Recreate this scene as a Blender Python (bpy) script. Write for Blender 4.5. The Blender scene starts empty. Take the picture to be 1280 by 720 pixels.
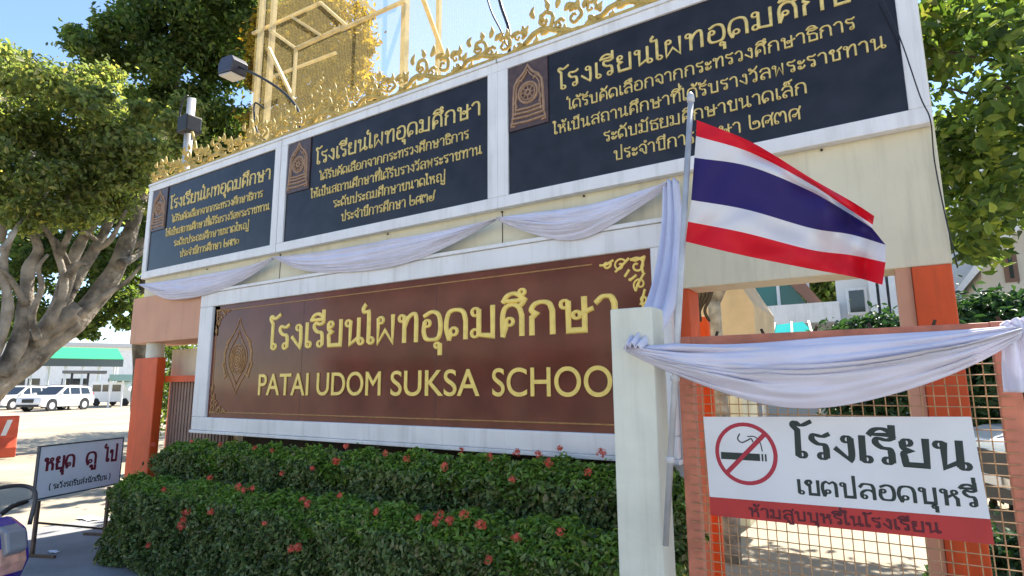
import bpy, bmesh, math, random
import numpy as np
from mathutils import Vector, Matrix
SC = bpy.context.scene
COL = SC.collection
rnd = random.Random(7)
R = math.radians

# ------------------------------------------------------------------ camera, sky, sun, exposure
F, YAW, PITCH, ROLL = 731.28, R(32.367), R(9.375), R(-0.417)
CAM = Vector((0, -3.6, 1.6))
_fw = Vector((-math.sin(YAW) * math.cos(PITCH), math.cos(YAW) * math.cos(PITCH), math.sin(PITCH)))
_rt = Vector((math.cos(YAW), math.sin(YAW), 0)); _up = _rt.cross(_fw)
_r2 = math.cos(ROLL) * _rt + math.sin(ROLL) * _up; _u2 = -math.sin(ROLL) * _rt + math.cos(ROLL) * _up
cd = bpy.data.cameras.new('camera'); cam = bpy.data.objects.new('camera', cd); COL.objects.link(cam)
cd.sensor_width = 36; cd.lens = 36 * F / 1280; cd.clip_start = 0.05; cd.clip_end = 3000
M = Matrix((_r2, _u2, -_fw)).transposed().to_4x4(); M.translation = CAM
cam.matrix_world = M; SC.camera = cam

SUN_EL, SUN_AZ = R(52), R(4)          # the sun stands behind the gateway (azimuth from +Y towards +X)
w = bpy.data.worlds.new('World'); SC.world = w; w.use_nodes = True
nt = w.node_tree; bgn = nt.nodes['Background']
sky = nt.nodes.new('ShaderNodeTexSky'); sky.sky_type = 'NISHITA'; sky.sun_disc = False
sky.sun_elevation = SUN_EL; sky.sun_rotation = SUN_AZ; sky.air_density = 1.0; sky.dust_density = 0.0; sky.ozone_density = 2.2
nt.links.new(sky.outputs[0], bgn.inputs[0]); bgn.inputs[1].default_value = 0.10
sd = bpy.data.lights.new('sun', 'SUN'); sd.energy = 4.6; sd.angle = R(0.5); sd.color = (1, .93, .82)
so = bpy.data.objects.new('sun', sd); COL.objects.link(so)
sdir = Vector((math.sin(SUN_AZ) * math.cos(SUN_EL), math.cos(SUN_AZ) * math.cos(SUN_EL), math.sin(SUN_EL)))
so.rotation_euler = sdir.to_track_quat('Z', 'Y').to_euler(); so.location = (0, 20, 40)
vs = SC.view_settings; vs.view_transform = 'Standard'; vs.look = 'None'; vs.gamma = 1; vs.use_curve_mapping = False
vs.exposure = 1.62

# ------------------------------------------------------------------ helpers
def ray(px, py):
    return _fw * F + _r2 * (px - 640) + _u2 * (360 - py)
def at(px, py, Y=0.0):                 # a pixel of the photograph on the vertical plane y = Y
    d = ray(px, py); return CAM + d * ((Y - CAM.y) / d.y)
def atd(px, py, dist):                 # ... at a distance from the camera
    return CAM + ray(px, py).normalized() * dist
def atz(px, py, Z=0.0):
    d = ray(px, py); return CAM + d * ((Z - CAM.z) / d.z)

def mat(name, col, rough=.6, metal=0, noise=0, nscale=8, bump=0, bscale=60, spec=.5, col2=None, trans=0, coat=0, streak=0):
    m = bpy.data.materials.new(name); m.use_nodes = True
    n, l = m.node_tree.nodes, m.node_tree.links
    b = n['Principled BSDF']; b.inputs['Roughness'].default_value = rough; b.inputs['Metallic'].default_value = metal
    b.inputs['Specular IOR Level'].default_value = spec; b.inputs['Coat Weight'].default_value = coat
    b.inputs['Base Color'].default_value = (*col, 1)
    tc = n.new('ShaderNodeTexCoord')
    if noise or col2:
        t = n.new('ShaderNodeTexNoise'); t.inputs['Scale'].default_value = nscale; t.inputs['Detail'].default_value = 6
        l.new(tc.outputs['Object'], t.inputs[0])
        cr = n.new('ShaderNodeValToRGB'); cr.color_ramp.elements[0].position = .35; cr.color_ramp.elements[1].position = .68
        a = [max(0, c * (1 - noise)) for c in col]; c2 = col2 or [c * (1 + noise * .6) for c in col]
        cr.color_ramp.elements[0].color = (*a, 1); cr.color_ramp.elements[1].color = (*c2, 1)
        l.new(t.outputs['Fac'], cr.inputs[0]); l.new(cr.outputs[0], b.inputs['Base Color'])
    if streak:
        mp = n.new('ShaderNodeMapping'); mp.inputs['Scale'].default_value = (9, 9, .7); l.new(tc.outputs['Object'], mp.inputs[0])
        ts = n.new('ShaderNodeTexNoise'); ts.inputs['Scale'].default_value = 1.4; ts.inputs['Detail'].default_value = 8; ts.inputs['Roughness'].default_value = .65; l.new(mp.outputs[0], ts.inputs[0])
        rs = n.new('ShaderNodeMapRange'); rs.inputs[1].default_value = .50; rs.inputs[2].default_value = .74; rs.inputs[3].default_value = 0; rs.inputs[4].default_value = streak; l.new(ts.outputs['Fac'], rs.inputs[0])
        ms_ = n.new('ShaderNodeMix'); ms_.data_type = 'RGBA'; l.new(rs.outputs[0], ms_.inputs[0]); ms_.inputs[7].default_value = (col[0] * .35, col[1] * .33, col[2] * .28, 1)
        l.new(b.inputs['Base Color'].links[0].from_socket, ms_.inputs[6]); l.new(ms_.outputs[2], b.inputs['Base Color'])
    if bump:
        t2 = n.new('ShaderNodeTexNoise'); t2.inputs['Scale'].default_value = bscale; t2.inputs['Detail'].default_value = 4
        l.new(tc.outputs['Object'], t2.inputs[0])
        bp = n.new('ShaderNodeBump'); bp.inputs['Strength'].default_value = bump; bp.inputs['Distance'].default_value = .02 if bscale > 9 else .07
        l.new(t2.outputs['Fac'], bp.inputs['Height']); l.new(bp.outputs[0], b.inputs['Normal'])
    if trans:
        tr = n.new('ShaderNodeBsdfTranslucent'); mx = n.new('ShaderNodeMixShader'); mx.inputs[0].default_value = trans
        src = b.inputs['Base Color'].links[0].from_socket if b.inputs['Base Color'].links else None
        if src: l.new(src, tr.inputs[0])
        else: tr.inputs[0].default_value = (*col, 1)
        l.new(b.outputs[0], mx.inputs[1]); l.new(tr.outputs[0], mx.inputs[2]); l.new(mx.outputs[0], n['Material Output'].inputs[0])
    return m

def leafmat(name, cols, trans=.45, rough=.5, tscale=1.6, spec=.35):
    m = bpy.data.materials.new(name); m.use_nodes = True
    n, l = m.node_tree.nodes, m.node_tree.links; b = n['Principled BSDF']
    g = n.new('ShaderNodeNewGeometry'); cr = n.new('ShaderNodeValToRGB'); e = cr.color_ramp.elements
    while len(e) < len(cols): e.new(.5)
    for i, c in enumerate(cols): e[i].position = i / (len(cols) - 1); e[i].color = (*c, 1)
    l.new(g.outputs['Random Per Island'], cr.inputs[0]); l.new(cr.outputs[0], b.inputs['Base Color'])
    b.inputs['Roughness'].default_value = rough; b.inputs['Specular IOR Level'].default_value = spec
    tr = n.new('ShaderNodeBsdfTranslucent'); mul = n.new('ShaderNodeMix'); mul.data_type = 'RGBA'; mul.blend_type = 'MULTIPLY'
    mul.inputs[0].default_value = 1; mul.inputs[7].default_value = (tscale, tscale, tscale * .45, 1)
    l.new(cr.outputs[0], mul.inputs[6]); l.new(mul.outputs[2], tr.inputs[0])
    mx = n.new('ShaderNodeMixShader'); mx.inputs[0].default_value = trans
    l.new(b.outputs[0], mx.inputs[1]); l.new(tr.outputs[0], mx.inputs[2]); l.new(mx.outputs[0], n['Material Output'].inputs[0])
    return m

def tag(o, label=None, cat=None, group=None, kind=None):
    if label: o['label'] = label
    if cat: o['category'] = cat
    if group: o['group'] = group
    if kind: o['kind'] = kind
    return o
def thing(name, label, cat, loc=(0, 0, 0), rz=0, group=None):
    o = bpy.data.objects.new(name, None); COL.objects.link(o); o.location = loc; o.rotation_euler = (0, 0, rz)
    o.empty_display_size = .2
    return tag(o, label, cat, group)

class MB:
    def __init__(s): s.v = []; s.f = []; s.sm = False
    def add(s, vs_, fs):
        k = len(s.v); s.v += [tuple(v) for v in vs_]; s.f += [tuple(i + k for i in f) for f in fs]; return s
    def box(s, x0, x1, y0, y1, z0, z1):
        return s.add([(x, y, z) for z in (z0, z1) for y in (y0, y1) for x in (x0, x1)],
                     [(0, 2, 3, 1), (4, 5, 7, 6), (0, 1, 5, 4), (2, 6, 7, 3), (0, 4, 6, 2), (1, 3, 7, 5)])
    def prism(s, pts, y0, y1):           # polygon in xz pushed along y
        n = len(pts)
        s.add([(x, y0, z) for x, z in pts] + [(x, y1, z) for x, z in pts],
              [tuple(range(n)), tuple(range(2 * n - 1, n - 1, -1))] + [(i, i + n, (i + 1) % n + n, (i + 1) % n) for i in range(n)])
        return s
    def zprism(s, pts, z0, z1):
        n = len(pts)
        return s.add([(x, y, z0) for x, y in pts] + [(x, y, z1) for x, y in pts],
              [tuple(range(n - 1, -1, -1)), tuple(range(n, 2 * n))] + [(i, (i + 1) % n, (i + 1) % n + n, i + n) for i in range(n)])
    def tube(s, path, r, n=8, cap=True, flat=None):
        P = [Vector(p) for p in path]; m = len(P); rr = r if hasattr(r, '__len__') else [r] * m
        up = Vector((0, 0, 1)); k = len(s.v); u = None
        for i in range(m):
            t = (P[min(i + 1, m - 1)] - P[max(i - 1, 0)])
            t = t.normalized() if t.length > 1e-9 else Vector((0, 0, 1))
            if u is None:
                u = t.cross(up if abs(t.z) < .9 else Vector((1, 0, 0))).normalized()
            else:
                u = (u - t * u.dot(t)); u = u.normalized() if u.length > 1e-6 else t.orthogonal().normalized()
            v = t.cross(u)
            for j in range(n):
                a = 2 * math.pi * j / n
                s.v.append(tuple(P[i] + (u * math.cos(a) + v * math.sin(a)) * rr[i]))
        for i in range(m - 1):
            for j in range(n):
                s.f.append((k + i * n + j, k + i * n + (j + 1) % n, k + (i + 1) * n + (j + 1) % n, k + (i + 1) * n + j))
        if cap:
            s.f.append(tuple(k + j for j in range(n - 1, -1, -1))); s.f.append(tuple(k + (m - 1) * n + j for j in range(n)))
        return s
    def bar(s, a, b, wd, dp=None):       # square bar
        a = Vector(a); b = Vector(b); t = (b - a).normalized(); dp = dp or wd
        u = t.cross(Vector((0, 1, 0)) if abs(t.y) < .9 else Vector((1, 0, 0))).normalized() * wd / 2; v = t.cross(u).normalized() * dp / 2
        q = [a - u - v, a + u - v, a + u + v, a - u + v]; q += [p + (b - a) for p in q]
        return s.add(q, [(0, 3, 2, 1), (4, 5, 6, 7), (0, 1, 5, 4), (1, 2, 6, 5), (2, 3, 7, 6), (3, 0, 4, 7)])
    def lathe(s, prof, c, axis='z', n=20):
        k = len(s.v); c = Vector(c)
        for r_, h in prof:
            for j in range(n):
                a = 2 * math.pi * j / n; x, y = r_ * math.cos(a), r_ * math.sin(a)
                s.v.append(tuple(c + Vector((x, y, h) if axis == 'z' else ((x, h, y) if axis == 'y' else (h, x, y)))))
        for i in range(len(prof) - 1):
            for j in range(n): s.f.append((k + i * n + j, k + i * n + (j + 1) % n, k + (i + 1) * n + (j + 1) % n, k + (i + 1) * n + j))
        s.f.append(tuple(k + j for j in range(n - 1, -1, -1))); s.f.append(tuple(k + (len(prof) - 1) * n + j for j in range(n)))
        return s
    def grid(s, fn, nu, nv):
        k = len(s.v)
        for i in range(nu + 1):
            for j in range(nv + 1): s.v.append(tuple(fn(i / nu, j / nv)))
        for i in range(nu):
            for j in range(nv):
                a = k + i * (nv + 1) + j; s.f.append((a, a + nv + 1, a + nv + 2, a + 1))
        return s
    def build(s, name, m, parent=None, smooth=False, bevel=0, fix=True):
        me = bpy.data.meshes.new(name); me.from_pydata(s.v, [], s.f)
        if fix or bevel:
            bm = bmesh.new(); bm.from_mesh(me)
            if bevel: bmesh.ops.bevel(bm, geom=list(bm.edges), offset=bevel, segments=2, affect='EDGES', profile=.6, clamp_overlap=True)
            if fix: bmesh.ops.recalc_face_normals(bm, faces=bm.faces)
            bm.to_mesh(me); bm.free()
        me.materials.append(m)
        if smooth: me.polygons.foreach_set('use_smooth', [True] * len(me.polygons))
        o = bpy.data.objects.new(name, me); COL.objects.link(o)
        if parent is not None: o.parent = parent; o.matrix_parent_inverse = Matrix.Identity(4)
        return o

def catmull(P, seg=5):
    if len(P) < 3: return list(P)
    P = [Vector(p) for p in P]; out = []
    for i in range(len(P) - 1):
        p0 = P[i - 1] if i > 0 else P[0] * 2 - P[1]; p1 = P[i]; p2 = P[i + 1]; p3 = P[i + 2] if i + 2 < len(P) else P[-1] * 2 - P[-2]
        for k in range(seg):
            t = k / seg
            out.append(.5 * ((2 * p1) + (p2 - p0) * t + (2 * p0 - 5 * p1 + 4 * p2 - p3) * t * t + (3 * p1 - p0 - 3 * p2 + p3) * t ** 3))
    out.append(P[-1]); return out

# ------------------------------------------------------------------ lettering: stroke glyphs, x-height 100, 'c' marks a corner, 'o' a ring
G = {
'ก': (98, '15,0c 15,52c 29,64c 14,76 25,94 48,100 71,93 81,70c 81,0'),
'ข': (92, 'o30,84,11;41,86 34,99 20,96 12,84 18,72 32,60c 32,3c 78,3c 78,100'),
'ค': (98, 'o42,48,13;16,0c 31,40;16,0c 15,60 24,90 48,100 72,90 82,62c 82,0'),
'ง': (76, 'o46,86,12;58,86 60,30 56,2c 12,46'),
'จ': (86, 'o28,46,12;10,80 34,100 60,93 72,66 72,3c 60,3c 36,36'),
'ช': (96, 'o30,84,11;41,86 34,99 20,96 12,84 18,72 32,60c 32,3c 74,3c 74,68c 64,82c 92,106'),
'ญ': (142, 'o32,12,12;20,12 17,44 32,60c 15,74 26,95 48,100 68,93 76,74c 76,3c 124,3c 124,100;o84,-28,9;93,-28 98,-42 124,-42c 124,-14'),
'ด': (98, 'o38,25,13;20,0c 27,16;20,0c 8,44 18,90 48,100 74,90 83,62c 83,0'),
'ต': (98, 'o38,30,12;18,0c 28,22;18,0c 10,44 14,84 32,99c 48,86c 66,99c 80,86 83,62c 83,0'),
'ถ': (98, 'o31,12,12;19,12 17,42 31,58c 14,74 26,95 48,100 72,93 82,70c 82,0'),
'ท': (98, 'o20,86,12;31,90c 31,0;31,50 46,84 66,99 78,96 82,80c 82,0'),
'ธ': (86, '82,104 50,92 24,98 12,80 22,66 54,64 74,50c 74,3c 22,3c 22,48'),
'น': (104, 'o21,86,12;32,90c 32,2c 70,26;o84,12,12;73,12c 73,100'),
'บ': (98, 'o21,86,12;32,90c 32,3c 80,3c 80,100'),
'ป': (98, 'o21,86,12;32,90c 32,3c 80,3c 80,146'),
'ผ': (104, 'o30,86,12;18,90c 18,0c 50,48c 84,0c 84,100'),
'พ': (104, 'o19,86,12;30,90c 30,0c 56,72c 80,0c 80,100'),
'ม': (104, 'o22,86,13;34,90c 34,14;o21,14,13;32,8c 84,2c 84,100'),
'ย': (94, 'o26,87,12;14,86 17,66 34,56c 17,46 18,26 20,3c 78,3c 78,100'),
'ร': (76, 'o46,12,12;66,102 46,92 20,97 13,80 30,62 52,57 58,40c 58,10'),
'ล': (96, 'o31,13,12;12,78 26,97 48,100 72,94 81,72c 81,0;81,44 62,58 36,55 19,36 19,12'),
'ว': (76, 'o46,12,12;58,10 60,60 52,93 32,100 10,84'),
'ศ': (98, 'o39,44,12;16,0c 29,36;16,0c 15,60 24,90 48,99 70,90 80,62c 80,0;66,93 80,98 92,116'),
'ษ': (108, 'o21,86,12;32,90c 32,3c 80,3c 80,100;o57,50,11;67,50 82,58 104,66'),
'ส': (98, 'o31,13,12;12,78 26,97 48,100 72,92 81,72c 81,0;81,44 62,58 36,55 19,36 19,12;68,95 82,100 92,116'),
'ห': (102, 'o21,86,12;32,90c 32,0;32,44c 62,66c 82,40c 82,0;o70,82,12'),
'อ': (98, 'o30,60,12;19,62 16,30 26,6 50,1 74,6 83,32 82,68 72,92 48,100 20,88'),
'ะ': (66, 'o20,72,10;12,64 26,54 44,62 54,78;o20,24,10;12,16 26,6 44,14 54,30'),
'า': (74, '8,84 26,99 48,97 58,78c 58,0'),
'ำ': (74, 'o-18,122,10;8,84 26,99 48,97 58,78c 58,0'),
'ิ': (0, '-80,112c -66,130 -44,136 -22,126 -14,112c -80,112'),
'ี': (0, '-80,112c -66,130 -44,136 -22,126 -14,112c -80,112;-14,112c -14,146'),
'ึ': (0, '-80,112c -66,130 -44,136 -22,126 -14,112c -80,112;o-16,138,9'),
'ื': (0, '-80,112c -66,130 -44,136 -22,126 -14,112c -80,112;-14,112c -14,146;-32,122c -32,146'),
'ั': (0, 'o-62,124,9;-66,115 -48,112 -28,118 -10,142'),
'็': (0, 'o-56,119,9;-66,122 -60,138 -44,138 -32,128 -30,114;-44,138 -28,140 -10,150'),
'่': (0, '-16,114c -16,142'),
'้': (0, 'o-46,134,8;-38,132 -40,116 -22,118 -8,142'),
'ุ': (0, 'o-26,-20,9;-16,-18c -16,-50'),
'ู': (0, 'o-48,-20,9;-39,-18c -39,-44c -14,-44c -14,-14'),
'เ': (44, 'o29,12,12;17,10c 17,100'),
'โ': (50, 'o29,12,12;17,10c 17,112c 2,134 10,146 30,134 60,150'),
'ไ': (44, 'o29,12,12;17,10c 17,112 12,124 -6,124 -10,138 0,152'),
'ใ': (44, 'o29,12,12;17,10 17,118 26,134 18,148 2,150;o6,138,8'),
'๒': (96, 'o48,58,11;14,136c 14,34 26,4 52,3 78,10 84,38 76,64 56,70'),
'๕': (92, 'o46,40,11;17,0c 13,60 24,92 48,99 72,90 81,62c 81,0;56,46 74,66 92,112'),
'๓': (106, 'o26,14,12;14,18 12,62 26,98 44,94 52,68c 62,98 82,98 92,68c 92,0'),
'๙': (104, 'o42,42,11;53,44 48,66 26,66 14,40 26,8 56,4 80,26 82,74 100,130'),
'๐': (90, 'o44,48,36'),
'(': (40, '30,128 14,90 14,30 30,-16'), ')': (40, '10,128 26,90 26,30 10,-16'), ' ': (52, ''),
}
def layout(text):
    x = 0; out = []; up = False
    for ch in text:
        adv, st = G[ch]; dy = 36 if (ch in '่้' and up) else 0
        if ch == '้' and prevtall: dx = -14
        else: dx = 0
        for s in st.split(';'):
            if not s: continue
            if s[0] == 'o':
                a, b, r_ = map(float, s[1:].split(','))
                out.append(('o', [(x + a + dx + r_ * math.cos(t * math.pi / 6), b + dy + r_ * math.sin(t * math.pi / 6)) for t in range(13)]))
            else:
                run = []; pts = []
                for tok in s.split():
                    c = tok[-1] == 'c'; a, b = map(float, tok.rstrip('c').split(','))
                    run.append(Vector((x + a + dx, b + dy)))
                    if c and len(run) > 1:
                        q = catmull(run, 4); pts += q if not pts else q[1:]; run = [run[-1]]
                if len(run) > 1: q = catmull(run, 4); pts += q if not pts else q[1:]
                out.append(('s', [tuple(p) for p in pts]))
        if ch in 'ิีึืั': up = True
        elif adv: up = False
        if adv: prevtall = ch in 'ปฝฟ'
        x += adv
    return out, x
def ribbon(mb, pts, wid, y, h, sx, sz, x0, z0, closed=False, k=0, contrast=.35):
    # pts in glyph units -> raised band on the plane y, facing -y
    P = [Vector((x0 + p[0] * sx, z0 + p[1] * sz)) for p in pts]
    Q = [P[0]]
    for p in P[1:]:
        if (p - Q[-1]).length > 1e-5: Q.append(p)
    P = Q; n = len(P)
    if n < 2: return
    if not closed:
        P[0] = P[0] + (P[0] - P[1]).normalized() * wid * .45; P[-1] = P[-1] + (P[-1] - P[-2]).normalized() * wid * .45
    base = len(mb.v); hh = h * (1 + .06 * (k % 7))
    for i in range(n):
        a = P[i] - P[i - 1] if i > 0 else (P[1] - P[0] if not closed else P[0] - P[-2])
        b = P[i + 1] - P[i] if i < n - 1 else (P[-1] - P[-2] if not closed else P[1] - P[0])
        a.normalize(); b.normalize(); t = a + b
        t = t.normalized() if t.length > .2 else b
        nn = Vector((-t.y, t.x)); mit = min(1.5, 1 / max(.3, nn.dot(Vector((-a.y, a.x)))))
        ww = wid * (1 - contrast + contrast * abs(t.y)) * mit
        for o_, d_ in ((-1, 0), (-.62, hh), (0, hh * 1.12), (.62, hh), (1, 0)):
            q = P[i] + nn * (o_ * ww); mb.v.append((q.x, y - d_, q.y))
    for i in range(n - 1):
        for j in range(4):
            a = base + i * 5 + j; mb.f.append((a, a + 5, a + 6, a + 1))
    if not closed:
        mb.f.append(tuple(base + j for j in range(5))); e = base + (n - 1) * 5; mb.f.append(tuple(e + j for j in range(4, -1, -1)))
def thai(text, x0, x1, zb, xh, wid, y, h, m, parent, name='lettering', contrast=.35, fit=None):
    st, adv = layout(text); sx = (x1 - x0) / adv; sz = xh / 100; mb = MB()
    for k, (kind, pts) in enumerate(st):
        ribbon(mb, pts, wid * (.72 if kind == 'o' else 1), y, h, sx, sz, x0, zb, kind == 'o', k, contrast)
    return mb.build(name, m, parent, fix=False)
def latin(words, zb, cap, y, depth, m, parent):
    vv = []; ff = []
    for txt, x0, x1 in words:
        c = bpy.data.curves.new('lettering', 'FONT'); c.body = txt; c.size = 1; c.extrude = .02; c.bevel_depth = .006; c.bevel_resolution = 1; c.offset = .0
        o = bpy.data.objects.new('lettering', c); COL.objects.link(o)
        dg = bpy.context.evaluated_depsgraph_get(); me = bpy.data.meshes.new_from_object(o.evaluated_get(dg))
        V = np.array([v.co[:] for v in me.vertices]); k = len(vv)
        V[:, 0] = x0 + (V[:, 0] - V[:, 0].min()) / (np.ptp(V[:, 0])) * (x1 - x0)
        sel = V[:, 1]; lo, hi = sel.min(), sel.max(); V[:, 1] = zb + (sel - lo) / (hi - lo) * cap
        vv += [(a, y - (b_ + .03) * depth / .06, z) for a, z, b_ in V]; ff += [tuple(i + k for i in p.vertices) for p in me.polygons]
        bpy.data.objects.remove(o); bpy.data.curves.remove(c); bpy.data.meshes.remove(me)
    mb = MB(); mb.v = vv; mb.f = ff
    return mb.build('lettering', m, parent)

# ------------------------------------------------------------------ materials
cream = mat('cream_paint', (.74, .69, .50), .6, noise=.08, nscale=2.2, bump=.06, bscale=30, streak=.28)
white = mat('white_paint', (.82, .82, .81), .5, noise=.07, nscale=3, streak=.3)
postw = mat('post_paint', (.74, .75, .63), .6, noise=.10, nscale=4, bump=.14, bscale=22, streak=.2)
salmon = mat('salmon_paint', (.64, .33, .20), .6, noise=.08, nscale=3, streak=.3)
orange = mat('orange_paint', (.68, .085, .008), .55, noise=.14, nscale=3, bump=.08, streak=.4)
pinkor = mat('faded_orange_metal', (.58, .20, .12), .5, noise=.22, nscale=14)
navy = mat('navy_granite', (.024, .023, .028), .12, noise=.35, nscale=5, spec=.32)
maroon = mat('maroon_granite', (.165, .048, .030), .10, noise=.2, nscale=4, spec=.24)
gold = mat('gold_leaf', (1.0, .74, .18), .42, .0, noise=.10, nscale=20)
goldp = mat('gold_paint', (.80, .62, .22), .5, .1, noise=.18, nscale=30)
goldd = mat('dull_gold', (.52, .37, .10), .6, .0, noise=.25, nscale=14)
emb_gold = mat('emblem_gold', (.40, .21, .07), .5, .2, noise=.2, nscale=20)
plaq = mat('plaque_stone', (.09, .05, .04), .3, noise=.3, nscale=20)
plaqr = mat('plaque_relief', (.36, .22, .13), .55, noise=.2, nscale=30)
cloth = mat('lavender_white_cloth', (.84, .83, .93), .85, noise=.05, nscale=4, bump=.12, bscale=260, trans=.22, spec=.15)
black = mat('black_plastic', (.012, .012, .013), .5)
steel = mat('grey_metal', (.55, .55, .55), .45, .25, noise=.2, nscale=10)
red = mat('red_paint', (.50, .03, .03), .5, noise=.12, nscale=8)
redr = mat('crimson_print', (.42, .02, .045), .5)
signw = mat('sign_white', (.74, .76, .78), .4, noise=.05, nscale=5)
ink = mat('green_black_ink', (.012, .028, .026), .5)
maink = mat('maroon_ink', (.16, .01, .03), .5)
wire = mat('rusty_cream_wire', (.56, .34, .17), .55, .2, noise=.3, nscale=30)
bark = mat('grey_bark', (.31, .27, .22), .95, noise=.62, nscale=3.2, bump=1.0, bscale=9, spec=.05)
palebark = mat('pale_bark', (.36, .32, .26), .9, noise=.5, nscale=8, bump=.7, bscale=20, spec=.1)
twig = mat('dark_twig', (.06, .045, .03), .9, noise=.3)
glassd = mat('dark_glass', (.02, .025, .03), .08, spec=.6)
carw = mat('white_car_paint', (.80, .80, .80), .25, coat=.6)
tyre = mat('tyre_rubber', (.02, .02, .02), .8)
greenm = mat('green_awning', (.03, .36, .16), .5, noise=.1)
tealg = mat('teal_glazing', (.01, .16, .13), .12, noise=.2, nscale=.7)
turq = mat('turquoise_sheet', (.02, .42, .42), .9, spec=.05, trans=.35)
concrete = mat('pale_concrete', (.37, .315, .235), .9, noise=.24, nscale=.4, bump=.25, bscale=24, spec=.2)
pavem = mat('grey_concrete', (.27, .27, .27), .85, noise=.22, nscale=1.6, bump=.25, bscale=40, spec=.25)
asph = mat('asphalt', (.06, .06, .062), .9, noise=.25, nscale=2, bump=.3, bscale=80, spec=.2)
roadc = mat('worn_concrete_road', (.36, .34, .30), .9, noise=.2, nscale=1, bump=.25, bscale=40, spec=.2)
yellowp = mat('yellow_road_paint', (.62, .42, .06), .7, noise=.3, nscale=6)
tan = mat('tan_slats', (.30, .20, .15), .6, noise=.15, nscale=5)

# ------------------------------------------------------------------ ground
def struct(name, mb, m): return tag(mb.build(name, m), kind='structure')
struct('ground', MB().box(-900, 900, -900, 900, -.5, 0), concrete)
struct('road', MB().box(-400, 400, -17, -8.2, -.1, .004), roadc)
struct('pavement', MB().zprism([(-8.45, -6.4), (9, -6.4), (9, .45), (-8.45, .45)], -.1, .008), pavem)
struct('kerb', MB().box(-400, 400, -6.7, -6.4, -.1, .12), pavem)
struct('yellow_line', MB().box(-9.6, -8.75, 1.6, 6.2, -.05, .005), yellowp)

# ------------------------------------------------------------------ the gateway: fascia, beam and pillars
gw = thing('school_gateway', 'cream gateway with a deep overhead fascia on orange pillars beside the hedges', 'gateway')
MB().box(-7.78, .33, .05, .30, 2.19, 4.10).build('fascia', cream, gw, bevel=.008)
MB().box(-7.92, -6.0, .0, .52, 2.13, 2.70).build('beam', salmon, gw, bevel=.01)
MB().box(-7.80, -7.27, .03, .13, 0, 1.95).build('pillar', orange, gw, bevel=.012)
MB().lathe([(.10, 1.95), (.10, 2.13)], (-7.56, .14, 0)).build('short_post', postw, gw, smooth=False)
MB().box(.155, .325, .04, .40, 0, 2.19).build('pillar', orange, gw, bevel=.008)
MB().box(.085, .153, .06, .36, 0, 2.19).build('pillar_edge', salmon, gw)
MB().box(-1.24, -1.088, .06, .30, 0, 2.19).build('pillar', white, gw, bevel=.006)
MB().box(-1.085, -1.01, .07, .30, 0, 2.19).build('pillar', orange, gw, bevel=.006)
MB().box(-6.0, -1.2, .36, .56, 0, 2.15).build('back_wall', mat('shade_dark_wall', (.07, .055, .045), .8, noise=.2), gw)  # wall colour darkened to paint in the deep shade beneath the sign

# left slatted fence and the low wall behind it
fn = thing('slatted_fence', 'brown slatted fence panel in an orange rail behind the left pillar', 'fence')
mb = MB()
for i in range(20): mb.box(-7.26 + i * .063, -7.22 + i * .063, .2, .23, .1, 1.66)
mb.box(-7.27, -6.0, .235, .25, .1, 1.66)
mb.build('slat_panel', tan, fn)
MB().box(-7.27, -6.0, .132, .26, 1.66, 1.73).build('top_rail', orange, fn)
lw = MB().box(-7.56, -6.1, .345, .455, 0, 2.06).build('garden_wall', cream)
tag(lw, 'low cream wall seen above the brown slatted fence', 'wall')

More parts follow.
